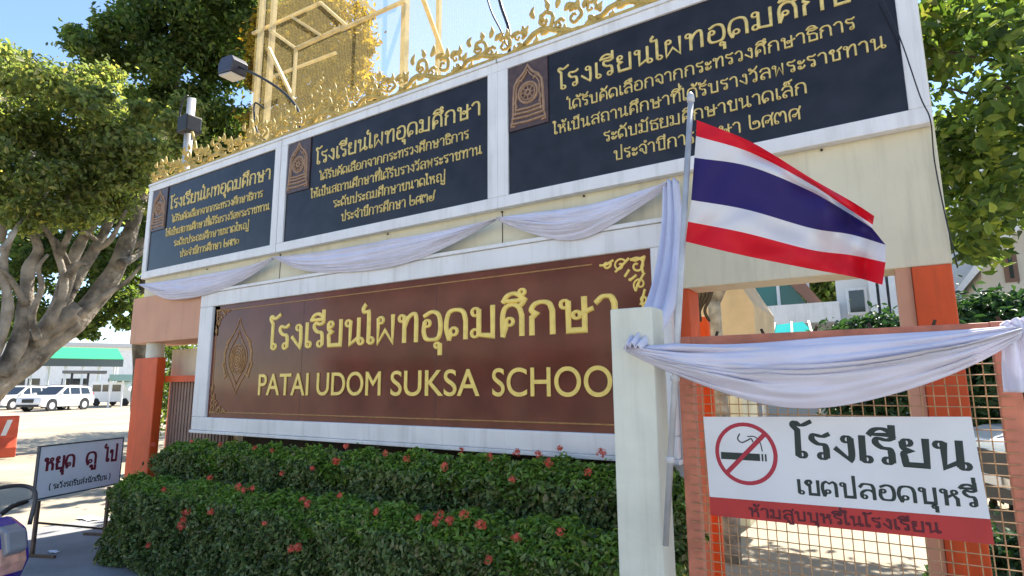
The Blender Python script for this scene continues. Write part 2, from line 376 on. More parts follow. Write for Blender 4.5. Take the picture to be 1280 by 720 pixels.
# ------------------------------------------------------------------ three award boards
H1 = 'โรงเรียนไผทอุดมศึกษา'
LINES = ['ได้รับคัดเลือกจากกระทรวงศึกษาธิการ', 'ให้เป็นสถานศึกษาที่ได้รับรางวัลพระราชทาน']
def board(x0, x1, l4, l5, e4, e5, label):
    b = thing('award_board', label, 'signboard', ((x0 + x1) / 2, .05, 2.93), group='dark award boards along the fascia')
    ox, oz = -(x0 + x1) / 2, -2.93
    def loc(o): o.location = (ox, -.05, oz); return o
    fo = .095
    f = MB()
    f.box(x0 - fo, x1 + fo, -.018, .045, 2.93, 3.02); f.box(x0 - fo, x1 + fo, -.018, .045, 4.055, 4.13)
    f.box(x0 - fo, x0, -.018, .045, 3.02, 4.055); f.box(x1, x1 + fo, -.018, .045, 3.02, 4.055)
    loc(f.build('frame', white, b, bevel=.006))
    lip = MB()
    lip.box(x0 - fo - .004, x1 + fo + .004, -.03, .05, 4.131, 4.155)
    loc(lip.build('top_trim', white, b))
    loc(MB().box(x0, x1, .0, .045, 3.02, 4.055).build('panel', navy, b))
    p = loc(MB().box(x0 + .012, x0 + .355, -.012, -.001, 3.52, 4.045).build('plaque', plaq, b))
    e = MB(); cx, cz = x0 + .184, 3.80
    def rb(pts, wd, k=0, closed=False): ribbon(e, pts, wd, -.012, .008, 1, 1, cx, cz, closed, k, 0)
    ring = lambda r_, n=24: [(r_ * math.cos(t * 2 * math.pi / n), r_ * math.sin(t * 2 * math.pi / n)) for t in range(n + 1)]
    rb(ring(.082), .011, 0, True); rb(ring(.062), .006, 1, True); rb(ring(.022), .009, 2, True)
    for k in range(8):
        a = k * math.pi / 4; rb([(.026 * math.cos(a), .026 * math.sin(a)), (.06 * math.cos(a), .06 * math.sin(a))], .005, k)
    arch = [(-.135, -.19), (-.128, 0), (-.12, .08), (-.09, .13), (-.05, .155), (-.02, .19), (0, .225), (.02, .19), (.05, .155), (.09, .13), (.12, .08), (.128, 0), (.135, -.19)]
    rb(arch, .011, 3); rb([(a * .82, b_ * .84 - .005) for a, b_ in arch], .006, 4)
    for zz, ww in ((-.12, .11), (-.15, .125), (-.185, .14), (-.225, .15)): rb([(-ww, zz), (0, zz - .008), (ww, zz)], .010, 5)
    for sx in (-1, 1):
        rb([(sx * .10, -.10), (sx * .115, -.06), (sx * .10, -.02), (sx * .105, .03)], .009, 6); rb([(sx * .14, -.2), (sx * .15, -.245), (sx * .12, -.25)], .008, 2)
        rb([(sx * .05, .10), (sx * .075, .125), (sx * .10, .10)], .006, 3)
    o = e.build('emblem_relief', plaqr, p, fix=False)
    a = x0
    s = (x1 - x0) / 2.52
    for txt, u0, u1, zb, xh, wd in ((H1, .44, 2.45, 3.745, .118, .0105), (LINES[0], .515, 2.33, 3.57, .068, .0060), (LINES[1], .39, 2.46, 3.41, .068, .0060),
                                    (l4, *e4, 3.26, .068, .0060), (l5, *e5, 3.11, .068, .0060)):
        loc(thai(txt, a + u0 * s, a + u1 * s, zb, xh, wd, -.001, .006, goldp, b))
    return b
board(-7.66, -5.19, 'ระดับประถมศึกษาขนาดใหญ่', 'ประจำปีการศึกษา ๒๕๓๐', (.60, 2.12), (.76, 1.96), 'dark award board at the far left end of the fascia, the most weathered lettering')
board(-4.99, -2.49, 'ระดับประถมศึกษาขนาดใหญ่', 'ประจำปีการศึกษา ๒๕๓๙', (.72, 2.09), (.84, 1.98), 'middle dark award board between the two others, fully visible above the school name')
board(-2.30, .225, 'ระดับมัธยมศึกษาขนาดเล็ก', 'ประจำปีการศึกษา ๒๕๓๕', (.78, 2.06), (.85, 2.01), 'largest looking dark award board at the right, partly hidden by the flag')

# ------------------------------------------------------------------ gold cresting along the top
cr = thing('gold_cresting', 'gold openwork scroll cresting running along the top of the award boards', 'ornament', (0, -.01, 4.156))
MB().box(-7.7, .3, -.012, .012, .0, .03).build('base_rail', goldd, cr)
def spiral(cx, cz, r0, turns, a0, sgn, n=22, rend=.16):
    return [(cx + r0 * (1 - (1 - rend) * i / n) * math.cos(a0 + sgn * turns * 2 * math.pi * i / n), cz + r0 * (1 - (1 - rend) * i / n) * math.sin(a0 + sgn * turns * 2 * math.pi * i / n)) for i in range(n + 1)]
def motif(seed, wv=.62):
    q = random.Random(seed); mb = MB()
    def tb(pts, r0, r1=None):
        P = [(x, q.uniform(-.012, .012), z) for x, z in pts]; n = len(P)
        mb.tube(P, [r0 + ((r1 if r1 is not None else r0) - r0) * i / (n - 1) for i in range(n)], 6)
    tb(catmull([Vector((-.31, .05)), Vector((-.16, .11)), Vector((0, .06)), Vector((.16, .015)), Vector((.31, .05))], 5), .02)
    tb(spiral(-.12, .17, .09, 1.35, -2.0, 1), .018, .010)
    tb(spiral(.13, .12, .07, 1.3, 2.2, -1), .017, .009)
    tb(spiral(.26, .14, .05, 1.1, -.6, 1), .014, .008)
    tb(spiral(.0, .10, .045, 1.1, .4, 1), .014, .008)
    def leaf(x, z, a, L, bend):
        pts = []
        for i in range(6):
            t = i / 5; aa = a + bend * t; x += math.cos(aa) * L / 5; z += math.sin(aa) * L / 5; pts.append((x, z))
        P = [(px, q.uniform(-.006, .006), pz) for px, pz in pts]
        mb.tube(P, [.008, .019, .022, .017, .011, .003], 6)
    for x, z, a, L, b in ((-.2, .24, 2.4, .10, -1.6), (-.1, .26, 1.2, .09, 1.2), (-.03, .25, .7, .11, 1.0), (.04, .2, 1.2, .10, -1.4), (.12, .19, .5, .10, 1.3), (.2, .17, 1.4, .09, -1.2),
                          (.28, .18, .8, .08, 1.2), (-.27, .12, 2.0, .09, -1.3), (-.24, .05, .2, .08, 1.5), (-.05, .06, -.2, .09, 1.5), (.07, .05, 2.4, .07, -1.2), (.2, .04, .4, .08, 1.4), (-.16, .2, .3, .05, 2), (.3, .06, 1.8, .07, 1)):
        leaf(x + q.uniform(-.01, .01), z - .035, a + q.uniform(-.15, .15), L, b)
    return mb
variants = []
for k in range(13):
    x = -7.42 + k * .62
    if k < 3: o = motif(k).build('scroll_motif', goldd, cr, smooth=True); variants.append(o)
    else:
        o = variants[k % 3].copy(); COL.objects.link(o); o.parent = cr
    o.location = (x, 0, .0); o.scale = (1, 1, 1.12 if k % 2 else .95)
# taller corner flourish seen against the sky
mb = MB()
for (cx, cz, r0, tn, a0, sg) in ((-.06, .33, .09, 1.3, 0, 1), (.08, .24, .10, 1.4, 2.5, -1), (-.12, .14, .08, 1.3, 1, 1), (.02, .45, .05, 1.2, 3, 1), (.16, .10, .07, 1.2, 0, -1)):
    mb.tube([(x, 0, z) for x, z in spiral(cx, cz, r0, tn, a0, sg)], .011, 6)
mb.tube([(x, .004, z) for x, z in catmull([Vector((-.2, 0)), Vector((-.02, .12)), Vector((.03, .28)), Vector((-.02, .42)), Vector((.03, .54))], 5)], .013, 6)
o = mb.build('corner_flourish', goldd, cr, smooth=True); o.location = (-4.55, 0, .03)

# ------------------------------------------------------------------ main school sign
ms = thing('school_sign', 'maroon granite school name sign with gold letters in a wide white frame', 'sign', (-3.72, .05, 1.15))
def L(o): o.location = (3.72, -.05, -1.15); return o
f = MB(); X0, X1, Z0, Z1 = -6.345, -1.10, 1.15, 2.615; a0, a1, b0, b1 = -6.10, -1.215, 1.285, 2.46
f.prism([(X0, Z0), (X1, Z0), (X1, b0), (X0, b0)], -.03, .045); f.prism([(X0, b1), (X1, b1), (X1, Z1), (X0, Z1)], -.03, .045)
f.box(X0, a0, -.03, .045, b0, b1); f.box(a1, X1, -.03, .045, b0, b1)
L(f.build('frame', white, ms, bevel=.012))
f = MB(); e_ = .022
f.box(X0 - .015, X1 + .015, -.045, .04, Z1 + .001, Z1 + .03)
f.box(X0 - .01, X1 + .01, -.042, .04, Z0 - .03, Z0 - .001)
L(f.build('frame_trim', white, ms, bevel=.004))
L(MB().box(a0, a1, .0, .045, b0, b1).build('panel', maroon, ms))
bl = MB(); g_ = .055
for (p, q) in (((a0 + .30, b1 - g_), (a1 - .42, b1 - g_)), ((a0 + .3, b0 + g_), (a1 - .05, b0 + g_)), ((a0 + g_, b0 + .3), (a0 + g_, b1 - .3)), ((a1 - g_, b0 + .1), (a1 - g_, b1 - .42))):
    ribbon(bl, [p, q], .006, -.001, .003, 1, 1, 0, 0, False, 0, 0)
L(bl.build('border_line', emb_gold, ms, fix=False))
jm = mat('joint_grey', (.10, .05, .045), .5)
for x in (-4.62, -3.0): L(MB().box(x - .002, x + .002, -.0012, .01, b0, b1).build('panel_joint', jm, ms))
def corner(x, z, sx, sz, s, m):
    c = MB()
    def rb(pts, wd, k=0): ribbon(c, [(x + sx * px * s, z + sz * pz * s) for px, pz in pts], wd * s, -.001, .006, 1, 1, 0, 0, False, k, 0)
    rb(spiral(.09, -.09, .075, 1.2, .8, 1), .010, 0); rb(spiral(.24, -.07, .06, 1.2, 2.6, -1), .009, 1); rb(spiral(.07, -.25, .06, 1.2, -1.0, 1), .009, 2)
    rb(spiral(.36, -.05, .04, 1.1, 2.6, 1), .011, 3); rb(spiral(.05, -.38, .04, 1.1, -1, -1), .011, 4)
    for k, (px, pz, ax, az) in enumerate(((.02, -.02, .14, -.03), (.02, -.02, .04, -.15), (.16, -.02, .28, -.12), (.03, -.16, .11, -.30), (.3, -.02, .42, -.05), (.03, -.3, .05, -.44), (.16, -.12, .19, -.17), (.1, -.17, .16, -.2))):
        rb([(px, pz), ((px + ax) / 2 + .02, (pz + az) / 2 - .02), (ax, az)], .012, k)
    return L(c.build('corner_ornament', m, ms, fix=False))
corner(a1 - .03, b1 - .03, -1, 1, .78, gold); corner(a0 + .03, b1 - .03, 1, 1, .62, emb_gold); corner(a0 + .03, b0 + .03, 1, -1, .7, emb_gold); corner(a1 - .03, b0 + .03, -1, -1, .5, emb_gold)
L(thai(H1, -5.12, -1.44, 1.955, .225, .0235, -.001, .008, gold, ms))
for wd_ in (('PATAI', -5.245, -4.50), ('UDOM', -4.385, -3.585), ('SUKSA', -3.47, -2.57), ('SCHOOL', -2.455, -1.37)): L(latin([wd_], 1.515, .205, -.001, .009, gold, ms))
em = MB(); cx, cz = -5.63, 1.90
def rb(pts, wd, k=0, cl=False): ribbon(em, [(cx + px, cz + pz) for px, pz in pts], wd, -.001, .005, 1, 1, 0, 0, cl, k, 0)
tear = [(0, .33), (.035, .26), (.09, .19), (.15, .12), (.185, .04), (.18, -.05), (.14, -.13), (.07, -.21), (0, -.31)]
full = lambda s, dz=0: [(a * s, b * s + dz) for a, b in tear] + [(-a * s, b * s + dz) for a, b in tear[::-1]]
rb(full(1.2), .006, 0, True); rb(full(.86, -.01), .005, 1, True)
ov = lambda a, b, n=24: [(a * math.cos(t * 2 * math.pi / n), b * math.sin(t * 2 * math.pi / n) - .02) for t in range(n + 1)]
for k, (a, b, wd) in enumerate(((.125, .15, .007), (.10, .12, .007), (.075, .09, .008), (.045, .06, .010), (.018, .03, .012))): rb(ov(a, b), wd, k, True)
for sx in (-1, 1):
    rb([(sx * .20, .12), (sx * .235, .05), (sx * .225, -.03), (sx * .25, -.08), (sx * .2, -.16)], .012, 3)
    rb([(sx * .16, -.17), (sx * .2, -.2), (sx * .22, -.13)], .014, 4); rb([(sx * .14, .2), (sx * .2, .15), (sx * .19, .1)], .010, 5)
for t in range(14):
    a = t * 2 * math.pi / 14; rb([(.104 * math.cos(a), .125 * math.sin(a) - .02), (.12 * math.cos(a + .12), .145 * math.sin(a + .12) - .02)], .006, t)
L(em.build('emblem', emb_gold, ms, fix=False))

# ------------------------------------------------------------------ drapes
def swag(A, B, wid, sag, folds, amp, label, seed, y_out=.0, gather=.16, nu=64, nv=44):
    q = random.Random(seed); A, B = Vector(A), Vector(B); ph = [q.uniform(0, 6.28) for _ in range(6)]
    d = (B - A); nrm = Vector((d.y, -d.x, 0)).normalized()
    if nrm.y > 0: nrm = -nrm
    mb = MB()
    k1, k2, k3 = q.uniform(.06, .10), q.uniform(.03, .06), q.uniform(.8, 1.3)
    def fn(u, v):
        g = min(1, (min(u, 1 - u) / .5) ** .55) * (1 - gather) + gather
        cat = 4 * u * (1 - u)
        vw = v + k1 * math.sin(2 * math.pi * 1.3 * v + ph[0]) + k2 * math.sin(2 * math.pi * 2.7 * v + ph[5] + 1.5 * u)
        sg = sag[0] + (sag[1] - sag[0]) * v ** k3
        asym = cat * (1 + .25 * (2 * v - 1) * (u - .5) * 2 * math.sin(ph[1]))
        z = sg * asym + v * wid * gather * .55 + .006 * math.sin(7 * u + ph[3]) + (.010 * math.sin(11 * u + ph[2]) * v ** 3)
        a1 = .55 + .45 * math.sin(4.2 * u + 9 * v + ph[4]); a2 = .5 + .5 * math.sin(6 * u - 7 * v + ph[1])
        s1 = math.sin(2 * math.pi * folds * vw + ph[1] + 1.6 * math.sin(3.1 * u + ph[2]))
        f1 = (1 - 1.6 * abs(s1) ** .7) * a1
        f2 = math.sin(2 * math.pi * folds * 2.4 * vw + ph[4] + 5 * u) * a2
        f3 = math.sin(23 * u + 17 * v + ph[3]) * math.sin(31 * v - 9 * u) * .22
        edge = min(1, v * 7, (1 - v) * 7)
        out = amp * (.45 + .55 * (1 - cat * .4)) * (f1 + .4 * f2 + f3) * (.3 + .7 * edge) + amp * 1.7 * math.sin(math.pi * v)
        return A + d * u + Vector((0, 0, -z + amp * .35 * f1 * cat)) + nrm * (out * (.6 + .4 * g) + y_out)
    mb.grid(fn, nu, nv)
    o = mb.build('cloth_swag', cloth, smooth=True, fix=False)
    md = o.modifiers.new('thickness', 'SOLIDIFY'); md.thickness = .003
    return tag(o, label, 'drape', 'white cloth drapes hung along the gateway')
swag((-7.66, -.0, 2.86), (-5.05, -.0, 2.87), .2, (.05, .27), 3, .028, 'leftmost cloth swag below the far left award board', 1, .05)
swag((-5.03, -.0, 2.875), (-2.38, -.0, 2.84), .2, (.04, .26), 3, .028, 'middle cloth swag hanging below the middle award board', 2, .05)
swag((-2.36, -.0, 2.84), (-1.06, -.0, 2.86), .2, (.03, .23), 3, .028, 'short cloth swag between the middle swag and the flagpole', 3, .05)
swag((-.93, -1.14, 1.77), (.36, -1.16, 1.775),   .24, (.02, .235), 3, .040, 'large cloth swag draped across the mesh gate above the no smoking sign', 4, .055, gather=.2, nu=80, nv=60)
def streamer(path, widths, label, seed, folds=3, amp=.02):
    q = random.Random(seed); P = catmull([Vector(p) for p in path], 8); n = len(P); ph = q.uniform(0, 6)
    W = catmull([Vector((w_, 0, 0)) for w_ in widths], 8); mb = MB()
    def fn(u, v):
        i = min(n - 1, int(round(u * (n - 1)))); c = P[i]; w_ = W[min(len(W) - 1, int(round(u * (len(W) - 1))))].x
        t = (P[min(i + 1, n - 1)] - P[max(i - 1, 0)]).normalized(); side = t.cross(Vector((0, -1, 0))).normalized(); out = side.cross(t).normalized()
        if out.y > 0: out = -out
        return c + side * (v - .5) * w_ + out * (amp * math.sin(2 * math.pi * folds * v + ph + 2 * u) * min(1, w_ / .1) + .02 * math.sin(math.pi * v))
    mb.grid(fn, n - 1, 24)
    o = mb.build('cloth_streamer', cloth, smooth=True, fix=False); md = o.modifiers.new('thickness', 'SOLIDIFY'); md.thickness = .003
    return tag(o, label, 'drape', 'white cloth drapes hung along the gateway')
streamer([(-1.05, -.05, 2.86), at(839, 280, -.25), at(833, 340, -.55), at(818, 395, -.95), at(790, 437, -1.27)], [.10, .13, .15, .16, .07], 'narrow hanging cloth strip tied down to the top of the white gate post', 5, 3, .016)
streamer([(.355, -1.19, 1.79), (.37, -1.2, 1.72), (.375, -1.2, 1.64), (.375, -1.2, 1.565)], [.07, .11, .14, .15], 'short cloth tail hanging from the knot at the right end of the gate', 6, 3, .018)

# ------------------------------------------------------------------ gate post, flagpole and flag
gp = thing('gate_post', 'square white concrete gate post standing in front of the school sign', 'post', (-.915, -1.1, 0))
MB().box(-.095, .095, -.1, .055, 0, 1.925).build('shaft', postw, gp, bevel=.008)
t0, t1 = at(863.5, 127, -1.13), at(832, 682, -1.24)
fp = thing('flagpole', 'thin leaning grey flagpole tied beside the white gate post', 'flagpole', t1)
mb = MB().tube([Vector((0, 0, 0)), (t0 - t1) * .5, t0 - t1], .0125, 10); mb.build('pole', steel, fp, smooth=True)
MB().lathe([(.004, -.01), (.017, 0), (.017, .02), (.012, .035), (.003, .045)], t0 - t1, n=12).build('finial', steel, fp, smooth=True)
for zz in (1.30, 1.62):
    s = (zz - t1.z) / (t0.z - t1.z); c = (t0 - t1) * s; MB().lathe([(.018, -.012), (.02, 0), (.018, .012)], c, n=12).build('wire_tie', steel, fp)
U = [0, .33, .66, .86, 1]
RW = [[(871, 150), (870, 170), (868, 197), (864, 250), (860, 277), (857, 302)],
      [(940, 178), (939, 191), (937, 208), (933, 262), (931, 291), (928, 319)],
      [(1016, 224), (1013, 230), (1011, 238), (1013, 285), (1013, 312), (1012, 336)],
      [(1065, 252), (1062, 262), (1060, 266), (1063, 293), (1065, 319), (1066, 346)],
      [(1093, 270), (1091, 281), (1090, 285), (1107, 306), (1107, 328), (1103, 356)]]
cols = [(.75, .012, .028), (.80, .80, .82), (.03, .02, .14), (.80, .80, .82), (.75, .012, .028)]
fl = thing('thai_flag', 'red white and blue striped flag flying from the thin flagpole', 'flag', t0)
def rowat(u, k):
    pts = [Vector((*RW[i][k], 0)) for i in range(5)]
    return catmull(pts, 20)[int(round(u * 80))]
NU = 80
for k in range(5):
    mb = MB(); nv = 8
    def fn(u, v):
        a, b = rowat(u, k), rowat(u, k + 1); p = a.lerp(b, v); vv = (k + v) / 5
        yy = -1.13 - .02 * u + u * (.055 * math.sin(7.5 * u + 2.4 * vv + .5) + .014 * math.sin(19 * u - 5 * vv + 1)) + .026 * math.sin(24 * u + 7 * vv) * (.3 + u) + .010 * math.sin(40 * u * (1.2 - u) + 13 * vv) * math.sin(9 * vv + 3 * u) + .020 * math.sin(15 * vv - 9 * u + 2) * min(1, 3 * u) + .012 * (1 - 2 * abs(math.sin(7 * vv + 8 * u))) * (1 - .5 * u) * min(1, 5 * u) - .16 * u * max(0, .25 - vv)
        return at(p.x, p.y, yy) - t0
    mb.grid(fn, NU, nv)
    fm = mat('flag_' + ('red', 'white', 'blue', 'white', 'red')[k], cols[k], .55, trans=.25, bump=.06, bscale=300, spec=.3)
    mb.build('red_stripe' if k in (0, 4) else 'white_stripe' if k in (1, 3) else 'blue_stripe', fm, fl, smooth=True, fix=False)

# ------------------------------------------------------------------ mesh gate and its sign
def gate_leaf(x, wid, label):
    g = thing('mesh_gate', label, 'gate', (x, -1.06, 0))
    fr = MB()
    for xx in (0, wid - .06): MB().box(xx, xx + .06, -.025, .025, .06, 1.797).build('stile', pinkor, g, bevel=.004)
    for za, zb_ in ((1.735, 1.795), (.06, .11), (.60, .64)): MB().box(.06, wid - .06, -.024, .024, za, zb_).build('rail', pinkor, g, bevel=.004)
    w_ = MB(); sp = .036
    n = int((wid - .12) / sp)
    for i in range(1, n + 1):
        xx = .06 + i * (wid - .12) / (n + 1); o_ = .003 * math.sin(i * 1.7)
        w_.tube([(xx + o_, -.030, .11), (xx - o_, -.031, .9), (xx + o_ * .5, -.030, 1.72)], .0020, 4, cap=False)
    for i in range(1, 44):
        zz = .11 + i * sp
        if zz < 1.70: w_.tube([(.03, -.0335, zz), (wid / 2, -.0345, zz + .004 * math.sin(i)), (wid - .03, -.0335, zz)], .0020, 4, cap=False)
    w_.build('wire_mesh', wire, g, fix=False)
    for i in range(6):
        xx = .16 + i * wid / 6; MB().tube([(xx, 0, 1.795), (xx + .008 * (-1) ** i, 0, 1.815)], .006, 6).build('tie_stub', twig, g)
    return g
gate_leaf(-.755, 1.12, 'faded orange mesh gate leaf carrying the no smoking sign')
gate_leaf(.385, 1.12, 'mesh gate leaf at the right edge beyond the cloth knot')
ns = thing('no_smoking_sign', 'white and red no smoking sign wired to the mesh gate', 'sign', (-.65, -1.10, 1.08))
def N(o): o.location = (.65, 0, -1.08); return o
def gpt(px, py):
    p = at(px, py, -1.105); return (p.x, p.z)
TLc, TRc, WBL, WBR, BLc, BRc = gpt(879, 521), gpt(1214, 521), gpt(887, 621), gpt(1238, 649), gpt(888, 644), gpt(1243, 681)
N(MB().prism([WBL, WBR, TRc, TLc], -.004, .004).build('white_panel', signw, ns))
N(MB().prism([BLc, BRc, (WBR[0], WBR[1] - .0005), (WBL[0], WBL[1] - .0005)], -.004, .004).build('red_strip', red, ns))
mb = MB(); c = gpt(932, 567); rr = .094
ring = lambda r_, n=40: [(c[0] + r_ * .97 * math.cos(t * 2 * math.pi / n), c[1] + r_ * math.sin(t * 2 * math.pi / n)) for t in range(n + 1)]
ribbon(mb, ring(.112), .0075, -.0045, .0012, 1, 1, 0, 0, True, 0, 0)
ribbon(mb, [(c[0] - .076, c[1] - .078), (c[0] + .076, c[1] + .078)], .0085, -.0045, .0014, 1, 1, 0, 0, False, 2, 0)
N(mb.build('prohibition_ring', redr, ns, fix=False))
mb = MB(); z = c[1] - .012
mb.box(c[0] - .094, c[0] + .052, -.0052, -.0042, z - .0135, z + .0135); mb.box(c[0] + .058, c[0] + .064, -.0052, -.0042, z - .0135, z + .0135); mb.box(c[0] + .070, c[0] + .076, -.0052, -.0042, z - .0135, z + .0135)
ribbon(mb, catmull([Vector(p) for p in ((c[0] - .018, c[1] + .075), (c[0] - .026, c[1] + .055), (c[0] - .012, c[1] + .042), (c[0] + .008, c[1] + .05), (c[0] + .024, c[1] + .058), (c[0] + .03, c[1] + .046))], 5), .0024, -.0045, .001, 1, 1, 0, 0, False, 0, 0)
ribbon(mb, catmull([Vector(p) for p in ((c[0] + .012, c[1] + .066), (c[0] + .038, c[1] + .066), (c[0] + .056, c[1] + .045), (c[0] + .062, c[1] + .012))], 5), .0020, -.0045, .001, 1, 1, 0, 0, False, 1, 0)
N(mb.build('cigarette', ink, ns, fix=False))
p0, p1 = gpt(1000, 570), gpt(1218, 588)
def skewtext(txt, pl, pr, xh, wd, m, ct=.35):
    (xa, za), (xb, zb_) = gpt(*pl), gpt(*pr)
    o = thai(txt, 0, math.hypot(xb - xa, zb_ - za), 0, xh, wd, 0, .0012, m, ns, 'lettering', ct)
    o.location = (xa + .65, -.0045, za - 1.08); o.rotation_euler = (0, -math.atan2(zb_ - za, xb - xa), 0); return o
skewtext('โรงเรียน', (992, 571), (1217, 588), .088, .0112, ink, .6)
skewtext('เขตปลอดบุหรี่', (996, 617), (1226, 634), .050, .0058, ink, .45)
skewtext('ห้ามสูบบุหรี่ในโรงเรียน', (936, 645), (1178, 667), .032, .0040, mat('faded_dark_ink', (.10, .012, .02), .6))

# ------------------------------------------------------------------ foliage helpers
NR = np.random.default_rng(5)
def leafmesh(name, P, Nn, a, S, aspect, m, parent):
    n = len(P); b = np.cross(Nn, a); S = S[:, None]; f = Nn * S * .10
    V = np.empty((n, 6, 3))
    V[:, 0] = P - a * S * .5; V[:, 1] = P - a * S * .16 + b * S * .5 * aspect + f; V[:, 2] = P + a * S * .2 + b * S * .38 * aspect + f
    V[:, 3] = P + a * S * .5 - f * .8; V[:, 4] = P + a * S * .2 - b * S * .38 * aspect + f; V[:, 5] = P - a * S * .16 - b * S * .5 * aspect + f
    me = bpy.data.meshes.new(name); me.vertices.add(6 * n); me.vertices.foreach_set('co', V.ravel())
    idx = (np.arange(n, dtype=np.int32)[:, None] * 6 + np.array([0, 3, 2, 1, 0, 5, 4, 3], dtype=np.int32)).ravel()
    me.loops.add(8 * n); me.loops.foreach_set('vertex_index', idx)
    me.polygons.add(2 * n); me.polygons.foreach_set('loop_start', np.arange(0, 8 * n, 4, dtype=np.int32)); me.polygons.foreach_set('loop_total', np.full(2 * n, 4, dtype=np.int32))
    me.update(calc_edges=True); me.validate(); me.materials.append(m)
    o = bpy.data.objects.new(name, me); COL.objects.link(o)
    if parent is not None: o.parent = parent
    return o
def leaves(name, clumps, size, m, parent=None, aspect=.5, shell=.55, flat=.35, droop=0.0, mult=1.0, stray=.3):
    C_, N_, S_ = [], [], []
    for (c, rad, n) in clumps:
        n = max(4, int(n * mult))
        d = NR.normal(size=(n, 3)); d /= np.linalg.norm(d, axis=1)[:, None]
        r_ = NR.random(n) ** (1 / 3 * (1 - shell) + .02); r_ *= 1 + .22 * np.sin(d[:, 0] * 5 + c[0] * 3) * np.cos(d[:, 2] * 6 + c[2]) + .12 * np.sin(d[:, 1] * 11 + d[:, 2] * 9 + c[1]) + NR.normal(size=n) * .09
        st = NR.random(n) < stray; r_ = np.where(st, r_ * (1 + .75 * NR.random(n)), r_)
        p = np.array(c) + d * r_[:, None] * np.array(rad)
        nn = d * .5 + NR.normal(size=(n, 3)) * .6 + np.array([0, 0, flat]); nn /= np.linalg.norm(nn, axis=1)[:, None]
        C_.append(p); N_.append(nn); S_.append(size * (.6 + .8 * NR.random(n)))
    P = np.concatenate(C_); Nn = np.concatenate(N_); S = np.concatenate(S_); n = len(P)
    a = NR.normal(size=(n, 3)); a[:, 2] -= droop; a -= Nn * (a * Nn).sum(1)[:, None]; a /= np.linalg.norm(a, axis=1)[:, None]
    return leafmesh(name, P, Nn, a, S, aspect, m, parent)
lf_mid = leafmat('mid_green_leaf', [(.04, .07, .015), (.07, .115, .022), (.105, .15, .03), (.13, .135, .04)], .5, tscale=2.0)
lf_dark = leafmat('dark_green_leaf', [(.03, .055, .02), (.055, .09, .03), (.085, .125, .04), (.13, .15, .05)], .55, tscale=2.7)
lf_pale = leafmat('pale_green_leaf', [(.075, .095, .045), (.115, .15, .06), (.17, .205, .08), (.24, .22, .09)], .55, tscale=2.7)
lf_lime = leafmat('lime_leaf', [(.03, .055, .02), (.06, .10, .028), (.11, .16, .04), (.19, .22, .055)], .55, tscale=2.4)
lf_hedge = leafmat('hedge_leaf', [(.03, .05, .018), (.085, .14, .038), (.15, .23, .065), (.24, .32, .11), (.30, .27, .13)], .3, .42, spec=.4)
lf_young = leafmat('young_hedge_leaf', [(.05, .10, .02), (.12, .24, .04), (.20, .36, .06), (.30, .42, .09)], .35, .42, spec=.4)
lf_shrub = leafmat('shrub_leaf', [(.018, .05, .020), (.03, .08, .03), (.05, .11, .045)], .3)

